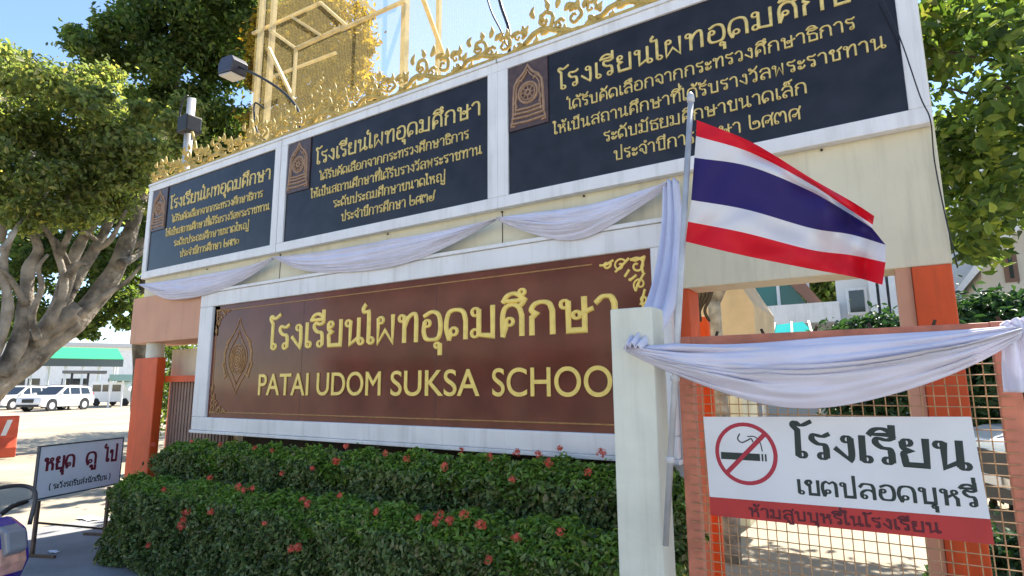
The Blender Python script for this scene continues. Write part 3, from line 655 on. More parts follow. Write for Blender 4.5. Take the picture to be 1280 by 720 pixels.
# ------------------------------------------------------------------ hedges with red flowers
def hedge(x0, x1, y0, y1, ztop, n, label, flowers, seed):
    q = random.Random(seed); nr = np.random.default_rng(seed)
    h = thing('hedge', label, 'hedge', ((x0 + x1) / 2, (y0 + y1) / 2, 0), group='clipped hedges below the school sign')
    cx, cy = (x0 + x1) / 2, (y0 + y1) / 2
    core = MB()
    nx = 40
    for i in range(nx):                # woody core of stems so that gaps read dark
        xx = x0 + .12 + (x1 - x0 - .24) * i / (nx - 1)
        for yy in (y0 + .12, (y0 + y1) / 2, y1 - .12):
            core.tube([(xx - cx, yy - cy, 0), (xx - cx + q.uniform(-.05, .05), yy - cy + q.uniform(-.03, .03), ztop * .5), (xx - cx + q.uniform(-.08, .08), yy - cy, ztop - .14)], [.012, .009, .004], 5, cap=False)
    core.build('stems', twig, h)
    lx, ly = x1 - x0, y1 - y0
    A = [lx * ly, lx * ztop, ly * ztop, ly * ztop, lx * ztop * .5]; tot = sum(A); pts = []; nrm = []
    for k, a in enumerate(A):
        m_ = int(n * a / tot); u, v = nr.random(m_), nr.random(m_); dpt = nr.random(m_) ** 1.6 * .16
        if k == 0: P = np.stack([x0 + u * lx, y0 + v * ly, ztop - dpt], 1); N = [0, 0, 1]
        elif k == 1: P = np.stack([x0 + u * lx, y0 + dpt, v * ztop], 1); N = [0, -1, .25]
        elif k == 2: P = np.stack([x0 + dpt, y0 + u * ly, v * ztop], 1); N = [-1, 0, .25]
        elif k == 3: P = np.stack([x1 - dpt, y0 + u * ly, v * ztop], 1); N = [1, 0, .25]
        else: P = np.stack([x0 + u * lx, y1 - dpt, v * ztop], 1); N = [0, 1, .25]
        pts.append(P); nrm.append(np.tile(np.array(N, float), (m_, 1)))
    P = np.concatenate(pts); N = np.concatenate(nrm); n = len(P)
    bumpf = .045 * np.sin(P[:, 0] * 4.1 + seed) * np.cos(P[:, 2] * 5 + P[:, 1] * 3) + .035 * np.sin(P[:, 0] * 11 + P[:, 2] * 9) + .032 * np.sin(P[:, 0] * 33 + 4 * np.sin(P[:, 2] * 9)) * np.cos(P[:, 2] * 15 + P[:, 0] * 7) + nr.normal(size=n) * .014 + (nr.random(n) > .985) * nr.random(n) * .10
    P = P + N * bumpf[:, None] * np.where(N[:, 2:3] > .9, .6, 1.0)
    P[:, 2] += .10 * (P[:, 0] - x0) / lx * P[:, 2] / ztop
    # rounded corners
    for ax, lo, hi in ((0, x0, x1), (1, y0, y1)):
        e = np.minimum(P[:, ax] - lo, hi - P[:, ax]); P[:, 2] -= np.clip(.10 - e, 0, .1) * .8 * (P[:, 2] / ztop) ** 4
    P[:, 2] = np.maximum(P[:, 2], .03)
    Nn = N * .8 + nr.normal(size=(n, 3)) * .6 + np.array([0, 0, .25]); Nn /= np.linalg.norm(Nn, axis=1)[:, None]
    a = nr.normal(size=(n, 3)); a -= Nn * (a * Nn).sum(1)[:, None]; a /= np.linalg.norm(a, axis=1)[:, None]; b = np.cross(Nn, a)
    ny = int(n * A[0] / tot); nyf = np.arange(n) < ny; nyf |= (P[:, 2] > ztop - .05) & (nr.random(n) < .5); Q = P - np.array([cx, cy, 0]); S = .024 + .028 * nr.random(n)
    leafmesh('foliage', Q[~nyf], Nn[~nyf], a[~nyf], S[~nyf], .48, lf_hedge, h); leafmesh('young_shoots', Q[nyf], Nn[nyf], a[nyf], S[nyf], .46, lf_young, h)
    for (px, py, Y, s) in flowers:
        p = at(px, py, Y); p = p + (CAM - p).normalized() * .11; mb = MB(); s *= 1.05
        for k in range(int(16 * s)):
            d = Vector((q.gauss(0, 1), q.gauss(0, 1), q.gauss(.3, 1))).normalized(); c = d * q.uniform(.010, .026) * s
            u = d.orthogonal().normalized(); v = d.cross(u); rr = .011
            for t in range(4):
                aa = t * math.pi / 2 + q.random(); e1 = u * math.cos(aa) + v * math.sin(aa); e2 = d.cross(e1)
                mb.add([c, c + e1 * rr * .6 + e2 * rr * .4, c + e1 * rr * 1.3 + d * .002, c + e1 * rr * .6 - e2 * rr * .4], [(0, 1, 2, 3)])
        f_ = mb.build('flower_head', flowm, h, fix=False); f_.location = p - Vector((cx, cy, 0))
    return h
flowm = mat('red_flower', (.80, .14, .08), .6, noise=.3, nscale=40, trans=.25)
hedge(-6.38, -1.0, -.33, -.03, 1.03, 110000, 'taller clipped hedge directly under the white sign frame',
      [(192, 556, -.40, 1), (318, 560, -.3, .8), (432, 558, -.3, 1), (420, 577, -.52, 1.2), (556, 583, -.52, 1.1), (576, 563, -.3, .8), (612, 571, -.3, 1), (646, 566, -.2, 1.1), (673, 568, -.2, 1), (686, 578, -.4, 1.1), (752, 566, -.1, 1.2), (352, 592, -.52, .8), (340, 563, -.3, .7), (700, 560, -.1, .7), (240, 552, -.2, .8), (275, 556, -.25, .9), (482, 566, -.3, .9), (508, 574, -.33, 1), (390, 585, -.35, .8), (735, 590, -.35, .9), (640, 600, -.35, .9)], 11)
hedge(-6.30, -1.0, -.80, -.47, .75, 130000, 'lower clipped hedge standing in front of the taller hedge',
      [(262, 597, -.62, 1), (298, 609, -.74, 1.3), (306, 613, -.78, 1.1), (316, 611, -.74, 1), (233, 640, -.92, 1.2), (226, 658, -.92, 1.4), (229, 650, -.92, 1), (263, 640, -.92, 1), (185, 682, -.92, .9), (425, 620, -.60, 1), (384, 630, -.74, 1.1), (379, 624, -.70, 1), (363, 687, -.92, 1.2), (372, 685, -.92, 1.1), (550, 645, -.74, 1.3), (562, 652, -.80, 1.2), (580, 642, -.74, 1.1), (601, 656, -.80, 1.2), (523, 648, -.76, .9), (545, 653, -.80, .9), (470, 640, -.80, .8), (645, 672, -.92, .9), (700, 664, -.82, .8), (205, 612, -.84, .8), (330, 655, -.92, .7), (610, 700, -.92, .8)], 12)

# ------------------------------------------------------------------ big trees on the left
def limb(mb, pts, r0, r1, dist0, dist1=None, n=10):
    dist1 = dist1 or dist0; k = len(pts)
    P = [atd(px, py, dist0 + (dist1 - dist0) * i / (k - 1)) for i, (px, py) in enumerate(pts)]
    P = catmull(P, 5); m_ = len(P)
    rr = [(r0 + (r1 - r0) * i / (m_ - 1)) * (1 + .07 * math.sin(i * 1.3 + r0 * 9)) for i in range(m_)]
    mb.tube(P, rr, n); return P
def clump(px, py, dist, rpx, n, sq=.8):
    c = atd(px, py, dist); s = dist * .8 / F * rpx * 1.15
    return (tuple(c), (s, s, s * sq), n)
tA = thing('big_tree', 'huge grey limbed tree leaning over the parking yard at the left edge', 'tree', (0, 0, 0))
mb = MB()
limb(mb, [(-150, 612), (-105, 570), (-40, 512), (0, 472), (48, 424), (100, 383)], 0.370, 0.168, 14.4)
limb(mb, [(-20, 490), (45, 440), (100, 395), (140, 345), (163, 290), (180, 235), (205, 170)], 0.282, 0.079, 14.3, 15.5)
limb(mb, [(35, 430), (65, 400), (85, 345), (100, 305), (125, 268), (150, 235)], 0.175, 0.049, 14.3, 14.8)
limb(mb, [(70, 400), (92, 355), (118, 312), (136, 278), (142, 240), (128, 200)], 0.148, 0.042, 14.8, 15.5)
limb(mb, [(0, 468), (22, 430), (32, 380), (36, 335), (48, 312), (38, 280), (40, 240)], 0.161, 0.042, 14, 13.8)
limb(mb, [(60, 410), (80, 360), (72, 318), (58, 288), (40, 275)], 0.087, 0.030, 14, 13.8)
limb(mb, [(-20, 470), (-4, 430), (10, 385), (4, 330), (16, 290)], 0.134, 0.042, 13.8, 13.6)
limb(mb, [(-12, 322), (12, 300), (26, 276), (48, 258), (62, 235)], 0.047, 0.018, 12.5, 12.8)
limb(mb, [(150, 330), (172, 318), (190, 290)], 0.101, 0.036, 14.5, 15.5)
limb(mb, [(85, 330), (70, 300), (45, 292)], 0.054, 0.018, 14.2, 14); limb(mb, [(120, 300), (100, 285), (85, 262)], 0.047, 0.018, 14.6, 14)
for pts in ([(100, 395), (128, 372), (158, 352), (178, 330)], [(48, 424), (40, 395), (52, 360), (48, 335), (60, 318)], [(85, 345), (98, 330), (112, 330)], [(20, 250), (30, 215), (45, 190)], [(150, 235), (165, 200), (160, 170)], [(128, 200), (115, 165), (120, 140)], [(0, 300), (10, 262), (4, 230)], [(75, 318), (88, 285), (84, 250), (100, 215)], [(118, 312), (138, 300), (158, 262)], [(32, 380), (14, 350), (-6, 330)]): limb(mb, pts, .07, .025, 13.8, 13.4, 8)
mb.build('trunk', bark, tA, smooth=True)
cl = []
q = random.Random(3)
for (px, py, r_, n) in ((20, 130, 55, 2600), (75, 140, 60, 2800), (30, 195, 60, 2800), (100, 200, 65, 3000), (150, 175, 55, 2600), (165, 235, 45, 2000), (60, 250, 50, 2000), (10, 250, 45, 1600), (120, 250, 40, 1600), (-25, 170, 60, 1600), (-20, 240, 50, 1200), (15, 85, 35, 1200), (110, 120, 45, 1800), (190, 205, 40, 1500), (205, 160, 40, 1500)):
    for _ in range(11):
        cl.append(clump(px + q.uniform(-.8, .8) * r_, py + q.uniform(-.75, .75) * r_, q.uniform(12.6, 15.5), r_ * q.uniform(.2, .42), n // 11, .7))
leaves('crown', cl, .105, lf_pale, tA, .5, mult=1.75, stray=.42)
tB = thing('tall_tree', 'tall dark green tree rising behind the far left award board', 'tree')
mb = MB()
limb(mb, [(180, 560), (180, 480), (182, 400), (195, 300), (205, 180), (220, 60), (235, -60)], .34, .16, 20)
for pts in ([(195, 300), (150, 220), (110, 150), (95, 80)], [(205, 200), (250, 130), (280, 60), (300, -20)], [(215, 120), (180, 60), (200, 40), (215, -20)], [(205, 170), (290, 150), (370, 110), (430, 60)], [(195, 290), (130, 330), (110, 380)], [(200, 240), (320, 200), (400, 150)], [(200, 110), (195, 60), (212, 48)]):
    limb(mb, pts, .2, .05, 20, 19.5, 8)
mb.build('trunk', bark, tB, smooth=True)
cl = []
for (px, py, r_, n) in ((210, 30, 60, 3000), (150, 60, 40, 1800), (255, 25, 55, 2600), (300, 60, 55, 2600), (110, 65, 28, 1000), (95, 45, 14, 300), (230, 100, 65, 3200), (170, 115, 50, 2200), (275, 130, 60, 2800), (225, 170, 60, 2600), (300, 180, 45, 1800), (260, 200, 50, 2000), (190, 5, 40, 1500), (240, -40, 60, 1500), (310, -10, 50, 1800), (165, 300, 40, 1300), (200, 250, 45, 1500), (150, 355, 30, 900), (125, 385, 26, 800), (112, 408, 16, 400), (165, 390, 22, 600), (345, 20, 45, 1600), (120, 330, 30, 700), (60, 330, 40, 800), (85, 380, 20, 300), (10, 330, 40, 900), (25, 375, 34, 700), (90, 300, 40, 900), (130, 350, 36, 700), (-10, 400, 30, 400), (60, 290, 40, 800), (150, 320, 30, 600)):
    for _ in range(11):
        cl.append(clump(px + q.uniform(-.8, .8) * r_, py + q.uniform(-.75, .75) * r_, q.uniform(18, 21.5), r_ * q.uniform(.2, .45), n // 11, .7))
leaves('crown', cl, .15, lf_dark, tB, .5, mult=1.55, stray=.4)
tC = thing('netted_tree', 'round bushy tree seen golden through the netting above the middle board', 'tree')
mb = MB(); limb(mb, [(405, 520), (402, 420), (400, 300), (402, 200), (398, 100), (390, 0)], .3, .08, 15.5); limb(mb, [(400, 260), (430, 190), (450, 140)], .1, .03, 15.5); limb(mb, [(400, 230), (370, 150), (350, 70)], .1, .03, 15.5)
mb.build('trunk', bark, tC, smooth=True)
cl = []
for (px, py, r_, n) in ((370, 20, 55, 2600), (415, 40, 50, 2400), (350, 80, 45, 2200), (400, 110, 55, 2600), (440, 110, 42, 2000), (455, 150, 34, 1500), (360, 150, 50, 2200), (420, 180, 45, 1800), (340, 200, 40, 1200), (435, 60, 34, 1500), (390, -40, 60, 1800), (468, 190, 30, 900)):
    for _ in range(11):
        cl.append(clump(px + q.uniform(-.8, .8) * r_, py + q.uniform(-.75, .75) * r_, q.uniform(14.4, 16.6), r_ * q.uniform(.22, .45), n // 11, .8))
lf_nettint = leafmat('net_tinted_leaf', [(.10, .065, .008), (.20, .13, .012), (.32, .21, .02), (.45, .30, .04)], .5, tscale=1.6)  # leaves coloured gold to paint in the tint of the backlit netting
leaves('crown', cl, .11, lf_nettint, tC, .5, mult=2.0)

# ------------------------------------------------------------------ steel frame with netting, floodlight, camera post, cables
sf = thing('steel_frame', 'pale yellow steel billboard frame rising behind the award boards', 'frame', (0, 0, 0))
ystl = mat('cream_yellow_steel', (.62, .46, .20), .5, noise=.2, nscale=8)
def strut(name, a, b, wd, Y0=.8, Y1=None):
    p, q_ = at(*a, Y0), at(*b, Y1 or Y0); m_ = MB().bar(p, q_, wd); return m_.build(name, ystl, sf)
FY = .85
for px, py in ((318, 160), (334, 140)):
    p = at(px, py, FY); MB().box(p.x - .03, p.x + .03, FY - .03, FY + .03, 4.1, 9.5).build('upright', ystl, sf)
p = at(506, 60, FY + .15); MB().box(p.x - .035, p.x + .035, FY + .11, FY + .18, 2.4, 9.5).build('upright', ystl, sf)
p = at(549, 30, FY + 1.3); MB().box(p.x - .03, p.x + .03, FY + 1.26, FY + 1.32, 2.4, 9.5).build('upright', ystl, sf)
for a, b in (((337, 37), (370, 61)), ((370, 61), (366, 125)), ((336, 60), (367, 124)), ((365, 21), (402, 45)), ((400, 3), (433, 32)), ((426, 37), (506, 1)), ((447, -2), (468, 14))):
    strut('strut', a, b, .036)
strut('strut', (526, -10), (557, 76), .05, .9, 2.1); strut('strut', (433, 32), (370, 61), .04, .82)
strut('strut', (316, 42), (400, 4), .035, .95); strut('strut', (330, 100), (420, 66), .035, 1.6)
nm = bpy.data.materials.new('golden_netting'); nm.use_nodes = True
n_, l_ = nm.node_tree.nodes, nm.node_tree.links
b_ = n_['Principled BSDF']; b_.inputs['Base Color'].default_value = (.80, .66, .34, 1); b_.inputs['Roughness'].default_value = .6
tr = n_.new('ShaderNodeBsdfTranslucent'); tr.inputs[0].default_value = (.85, .68, .30, 1)
mx = n_.new('ShaderNodeMixShader'); mx.inputs[0].default_value = .6; l_.new(b_.outputs[0], mx.inputs[1]); l_.new(tr.outputs[0], mx.inputs[2])
tp = n_.new('ShaderNodeBsdfTransparent'); mx2 = n_.new('ShaderNodeMixShader')
tc = n_.new('ShaderNodeTexCoord'); wv = n_.new('ShaderNodeTexWave'); wv.inputs['Scale'].default_value = 11; wv.bands_direction = 'X'; wv.inputs['Distortion'].default_value = 1.2; wv.inputs['Detail'].default_value = 1
wz = n_.new('ShaderNodeTexWave'); wz.bands_direction = 'Z'; wz.inputs['Scale'].default_value = 16; wz.inputs['Distortion'].default_value = 1.0
l_.new(tc.outputs['Object'], wv.inputs[0]); l_.new(tc.outputs['Object'], wz.inputs[0])
ad = n_.new('ShaderNodeMath'); ad.operation = 'ADD'; l_.new(wv.outputs['Fac'], ad.inputs[0]); l_.new(wz.outputs['Fac'], ad.inputs[1])
mr = n_.new('ShaderNodeMapRange'); mr.inputs[1].default_value = 0; mr.inputs[2].default_value = 2; mr.inputs[3].default_value = .04; mr.inputs[4].default_value = .24
l_.new(ad.outputs[0], mr.inputs[0]); l_.new(mr.outputs[0], mx2.inputs[0]); l_.new(tp.outputs[0], mx2.inputs[1]); l_.new(mx.outputs[0], mx2.inputs[2]); l_.new(mx2.outputs[0], n_['Material Output'].inputs[0])
mb = MB(); mb.grid(lambda u, v: (-6.86 + u * 6.0, .72 + .05 * math.sin(u * 9) * math.sin(v * 5), 4.12 + v * 5.3), 40, 30)
tag(mb.build('netting', nm, smooth=True, fix=False), 'fine golden netting stretched over the steel frame above the boards', 'net')
fl_ = thing('floodlight', 'small dark floodlight on a curved arm in front of the dark tree', 'lamp', at(292, 84, .5))
b0_ = at(292, 84, .5)
MB().tube(catmull([at(300, 84, .5) - b0_, at(325, 96, .5) - b0_, at(350, 112, .5) - b0_, at(368, 130, .45) - b0_, at(376, 152, .3) - b0_, Vector((at(378, 150, .3).x, .2, 4.1)) - b0_], 5), .016, 8).build('arm', black, fl_, smooth=True)
hs = MB(); hs.prism([(-.17, -.09), (.12, -.13), (.16, .02), (.10, .10), (-.12, .12), (-.18, .04)], -.11, .11); hs.build('housing', mat('lamp_grey', (.03, .03, .05), .4, noise=.2), fl_, bevel=.015)
MB().prism([(-.165, -.10), (.115, -.14), (.11, -.155), (-.16, -.12)], -.10, .10).build('lens', mat('lamp_glass', (.4, .38, .34), .2), fl_)
b0_ = at(232, 212, .5)
cp = thing('camera_post', 'short grey metal post with a black box beside the dark tree', 'post', (b0_.x, .5, 2.2))
hgt = at(231, 128, .5).z - 2.2
MB().tube([(0, 0, 0), (0, 0, hgt)], .055, 12).build('pole', steel, cp, smooth=True)
zc = at(233, 158, .5).z - 2.2
MB().box(-.10, .14, -.12, .10, zc - .14, zc + .10).build('box', black, cp, bevel=.02)
MB().tube([(.10, -.02, zc - .1), (.22, -.02, zc - .3), (.38, -.05, zc - .62)], .018, 8).build('bracket', goldd, cp)
MB().tube(catmull([Vector((-.05, -.06, zc - .05)), Vector((-.16, -.06, zc + .15)), Vector((-.12, -.06, zc + .36)), Vector((0, -.06, hgt + .03))], 5), .014, 6).build('cable', black, cp, smooth=True)
def cable(pts, r_, label, Y):
    P = catmull([at(px, py, y_) for (px, py), y_ in zip(pts, Y)], 6); o = MB().tube(P, r_, 6).build('cable', black, smooth=True); return tag(o, label, 'cable')
cable([(618, -30), (626, 6), (636, 36), (637, 60), (636, 68)], .016, 'thick black cable dropping behind the cresting', [.5, .4, .3, .22, .2])
cable([(604, -20), (614, 14), (626, 38), (636, 62)], .008, 'thin black cable beside the thicker one above the cresting', [.5, .4, .3, .22])
cable([(1098, -10), (1124, 45), (1150, 120), (1163, 150), (1168, 200), (1180, 262), (1197, 335)], .0035, 'thin wire running down the right end of the fascia', [-.06, -.06, -.06, -.04, .02, .03, .035])
cable([(330, 135), (318, 130), (322, 165), (345, 185)], .012, 'looped black cable hanging on the steel frame', [.62, .6, .55, .3])

# ------------------------------------------------------------------ pavement sign
sg = thing('warning_sign', 'white stop and look sign on thin steel legs on the pavement', 'sign', (-7.22, -.66, 0), math.atan2(.94, -.37))
signp = mat('pavement_sign_white', (.85, .87, .92), .45, noise=.06, nscale=4)
u0 = -.48; u1 = .48
MB().box(u0, u1, -.012, .012, .545, 1.03).build('panel', signp, sg)
f = MB(); f.box(u0 - .010, u1 + .010, -.016, .016, 1.031, 1.043); f.box(u0 - .010, u1 + .010, -.016, .016, .532, .544); f.box(u0 - .011, u0 - .001, -.016, .016, .5442, 1.0308); f.box(u1 + .001, u1 + .011, -.016, .016, .5442, 1.0308)
f.build('frame', mat('dark_green_frame', (.05, .07, .09), .5), sg)
brown = mat('rusty_steel', (.16, .11, .08), .6, .3, noise=.4, nscale=12)
for x in (-.43, .37): MB().box(x - .014, x + .014, -.014, .014, .0, .521).build('leg', brown, sg)
MB().bar((-.43, .0, .32), (.37, .0, .08), .02).build('brace', brown, sg)
for x in (-.43, .37): MB().bar((x, -.26, .02), (x, .26, .02), .03).build('foot', brown, sg)
thai('หยุด', -.43, -.09, .80, .12, .015, -.0125, .0015, maink, sg); thai('ดู', .03, .17, .80, .12, .015, -.0125, .0015, maink, sg); thai('ไป', .27, .43, .80, .12, .015, -.0125, .0015, maink, sg)
thai('( ระวังรถรับส่งนักเรียน )', -.35, .36, .61, .045, .0055, -.0125, .0015, ink, sg)

# ------------------------------------------------------------------ motor scooter at the lower left corner
mc = thing('motor_scooter', 'purple and blue scooter with a dark windscreen frame at the lower left corner', 'scooter', (-4.14, -2.26, 0), R(20))
purple = mat('purple_paint', (.06, .03, .30), .25, coat=.5); blue = mat('blue_paint', (.02, .03, .55), .25, coat=.5); stick = mat('orange_sticker', (.80, .42, .30), .4, noise=.3, nscale=18)
def wheel(x, z, r_, par):
    o = MB().lathe([(r_ - .07, -.045), (r_ - .01, -.04), (r_, -.02), (r_, .02), (r_ - .01, .04), (r_ - .07, .045)], (x, 0, z), 'y', 24).build('tyre', tyre, par, smooth=True)
    MB().lathe([(.05, -.05), (r_ - .072, -.03), (r_ - .072, .03), (.05, .05)], (x, 0, z), 'y', 20).build('rim', steel, o, smooth=True)
wheel(.12, .27, .27, mc); wheel(-1.12, .27, .27, mc)
MB().prism([(.02, .50), (.10, .68), (.06, .84), (-.06, .90), (-.16, .86), (-.14, .62), (-.10, .48)], -.10, .10).build('front_fairing', purple, mc, bevel=.035)
MB().prism([(-.02, .30), (.03, .47), (-.09, .46), (-.22, .70), (-.30, .66), (-.16, .30)], -.15, .15).build('leg_shield', blue, mc, bevel=.03)
for q4 in ([(.02, .66), (.07, .70), (.03, .82), (-.03, .80)], [(-.10, .62), (-.01, .60), (-.02, .70), (-.11, .76)], [(-.12, .78), (-.05, .82), (-.09, .87)]):
    MB().prism(q4, -.106, -.101).build('sticker', stick, mc)
MB().prism([(.085, .62), (.105, .68), (.082, .76), (.06, .76), (.07, .64)], -.07, .07).build('front_badge', stick, mc, bevel=.008)
MB().prism([(.07, .70), (.125, .74), (.10, .84), (.03, .87)], -.055, .055).build('headlight', mat('headlight_glass', (.25, .26, .28), .08), mc, bevel=.015)
fd = MB(); fd.grid(lambda u, v: (.12 + .30 * math.cos(math.pi * (.12 + .62 * u)), (v - .5) * .14, .27 + .31 * math.sin(math.pi * (.12 + .62 * u)) - .08 * (2 * v - 1) ** 2 * .4), 14, 6)
o = fd.build('front_mudguard', blue, mc, smooth=True, fix=False); o.modifiers.new('thickness', 'SOLIDIFY').thickness = .008
for s in (-1, 1): MB().tube([(.12, s * .075, .27), (.0, s * .07, .55), (-.12, s * .05, .9)], .022, 8).build('fork', steel, mc, smooth=True)
MB().tube(catmull([Vector((-.26, -.36, 0.92)), Vector((-.2, -.2, 0.92)), Vector((-.12, 0, .88)), Vector((-.2, .2, 0.92)), Vector((-.26, .36, 0.92))], 5), .014, 8).build('handlebar', black, mc, smooth=True)
for s in (-1, 1):
    MB().box(-.25, -.23, s * .30 - .06, s * .30 + .06, .90, .93).build('brake_lever', steel, mc)
sb = MB(); sb.prism([(-1.35, .55), (-1.3, .78), (-.55, .74), (-.5, .60), (-.32, .28), (-.75, .24), (-1.0, .42)], -.12, .12); sb.build('body', blue, mc, bevel=.03)
sb = MB(); sb.prism([(-1.32, .785), (-1.25, .84), (-.62, .80), (-.52, .745)], -.115, .115); sb.build('seat', black, mc, bevel=.02)
dark = mat('smoked_plastic', (.05, .05, .055), .3)
ws = MB().tube(catmull([Vector((.02, -.13, .84)), Vector((.0, -.16, 1.0)), Vector((-.04, -.12, 1.05)), Vector((-.05, 0, 1.06)), Vector((-.04, .12, 1.05)), Vector((0, .16, 1.0)), Vector((.02, .13, .84))], 5), .011, 8)
ws.build('windscreen_frame', dark, mc, smooth=True)

# ------------------------------------------------------------------ orange barrier
bp = atz(-24, 573)
br = thing('road_barrier', 'orange and white plastic road barrier at the left edge of the yard', 'barrier', bp, R(75))
pf = [(-.25, 0), (-.25, .22), (-.12, .45), (-.09, .95), (.09, .95), (.12, .45), (.25, .22), (.25, 0)]
m_ = MB(); n = len(pf)
m_.add([(-.6, y, z) for y, z in pf] + [(.6, y, z) for y, z in pf], [tuple(range(n)), tuple(range(2 * n - 1, n - 1, -1))] + [(i, i + n, (i + 1) % n + n, (i + 1) % n) for i in range(n)])
m_.build('body', mat('barrier_orange', (.70, .10, .04), .5, noise=.15), br, bevel=.02)
for k in range(4): MB().add([(-.55 + k * .28, -.128, .50), (-.45 + k * .28, -.128, .50), (-.36 + k * .28, -.105, .86), (-.46 + k * .28, -.105, .86)], [(0, 1, 2, 3)]).build('white_stripe', white, br)

# ------------------------------------------------------------------ cars
def suv(loc, rz, label, paint, group='white cars parked across the yard'):
    c = thing('parked_car', label, 'car', loc, rz, group)
    W = .92
    low = [(-2.35, .45), (-2.38, .75), (-2.33, 1.02), (-1.2, 1.09), (.95, 1.12), (2.0, 1.08), (2.34, .96), (2.40, .62), (2.36, .36), (1.95, .30), (-1.95, .30)]
    m_ = MB(); ys = [-W, -W * .97, W * .97, W]; n = len(low)
    rows = []
    for k, (y, s) in enumerate(((-W, .97), (-W * .93, 1.0), (W * .93, 1.0), (W, .97))):
        rows.append([(x * s, y, .65 + (z - .65) * (s if k in (0, 3) else 1.0)) for x, z in low])
    m_.v = [p for r_ in rows for p in r_]
    m_.f = [tuple(range(n))] + [tuple(range(4 * n - 1, 3 * n - 1, -1))] + [(k * n + i, (k + 1) * n + i, (k + 1) * n + (i + 1) % n, k * n + (i + 1) % n) for k in range(3) for i in range(n)]
    m_.build('body', paint, c, bevel=.03)
    ca = [(-2.28, 1.05), (-2.12, 1.55), (-1.85, 1.72), (-.2, 1.78), (.12, 1.70), (.98, 1.08)]
    m_ = MB(); n = len(ca)
    m_.v = [(x, -W * .93 + (z - 1.05) * .22, z) for x, z in ca] + [(x, W * .93 - (z - 1.05) * .22, z) for x, z in ca]
    m_.f = [tuple(range(n)), tuple(range(2 * n - 1, n - 1, -1))] + [(i, i + n, (i + 1) % n + n, (i + 1) % n) for i in range(n)]
    m_.build('cabin', paint, c, bevel=.03)
    for s in (-1, 1):
        y = lambda z: s * (W * .93 - (z - 1.05) * .22 + .006)
        for q4 in ([(-2.0, 1.14), (-1.85, 1.58), (-1.15, 1.62), (-1.15, 1.14)], [(-1.05, 1.14), (-1.05, 1.62), (-.2, 1.63), (-.2, 1.14)], [(-.1, 1.14), (-.1, 1.63), (.10, 1.60), (.70, 1.14)]):
            MB().add([(x, y(z), z) for x, z in q4], [(0, 1, 2, 3)]).build('side_window', glassd, c)
        o = MB().lathe([(.24, -.12), (.36, -.10), (.38, -.06), (.38, .06), (.36, .10), (.24, .12)], (1.42, s * (W - .10), .38), 'y', 20).build('wheel', tyre, c, smooth=True)
        MB().lathe([(.06, -.128), (.235, -.123), (.235, .123), (.06, .128)], (1.42, s * (W - .10), .38), 'y', 16).build('rim', steel, o)
        o = MB().lathe([(.24, -.12), (.36, -.10), (.38, -.06), (.38, .06), (.36, .10), (.24, .12)], (-1.42, s * (W - .10), .38), 'y', 20).build('wheel', tyre, c, smooth=True)
        MB().lathe([(.06, -.128), (.235, -.123), (.235, .123), (.06, .128)], (-1.42, s * (W - .10), .38), 'y', 16).build('rim', steel, o)
        MB().box(2.18, 2.36, s * .62 - .16, s * .62 + .16, .80, .92).build('headlight', mat_hl, c, bevel=.02)
        MB().box(.78, .95, s * 1.0 - .1, s * 1.0 + .1, 1.10, 1.26).build('mirror', paint, c, bevel=.03)
        MB().box(-2.36, -2.28, s * .72 - .1, s * .72 + .1, .85, 1.25).build('tail_light', red, c)
    MB().add([(.95, -.74, 1.12), (.95, .74, 1.12), (.17, .66, 1.68), (.17, -.66, 1.68)], [(0, 1, 2, 3)]).build('windscreen', glassd, c).location = (.035, 0, .01)
    for s in (-1, 1):
        MB().tube([(-1.8, s * .66, 1.79), (-.1, s * .66, 1.83)], .025, 6).build('roof_rail', black, c)
        for xw in (1.42, -1.42): MB().lathe([(.40, -.02), (.46, -.015), (.46, .015), (.40, .02)], (xw, s * (W - .005), .42), 'y', 20).build('wheel_arch', black, c)
    MB().box(2.36, 2.41, -.42, .42, .60, .86).build('grille', black, c); MB().box(2.33, 2.41, -.8, .8, .34, .48).build('lower_grille', black, c)
    MB().box(2.412, 2.42, -.22, .22, .50, .60).build('number_plate', signw, c)
    return c
mat_hl = mat('car_lamp', (.7, .72, .75), .1)
suv(atz(70, 513), R(-62), 'large white off-road car parked right of the smaller car, its side in view', carw)
suv(atz(22, 511.5), R(-62), 'white car partly hidden behind the leaning tree trunk', carw)
vb = atz(148, 507)
vn = thing('white_van', 'white van parked under the canopy beside the left orange pillar', 'van', vb, R(20))
m_ = MB(); m_.prism([(-2.4, .35), (-2.4, 1.95), (-2.2, 2.1), (1.2, 2.1), (1.9, 1.35), (2.45, 1.15), (2.5, .35)], -.9, .9); m_.build('body', carw, vn, bevel=.05)
for x in (-2.0, -.95, .1): MB().box(x, x + .9, -.905, .905, 1.25, 1.85).build('side_window', glassd, vn)
for x in (-1.5, 1.55):
    for s in (-1, 1): MB().lathe([(.2, -.1), (.34, -.08), (.34, .08), (.2, .1)], (x, s * .85, .34), 'y', 18).build('wheel', tyre, vn)

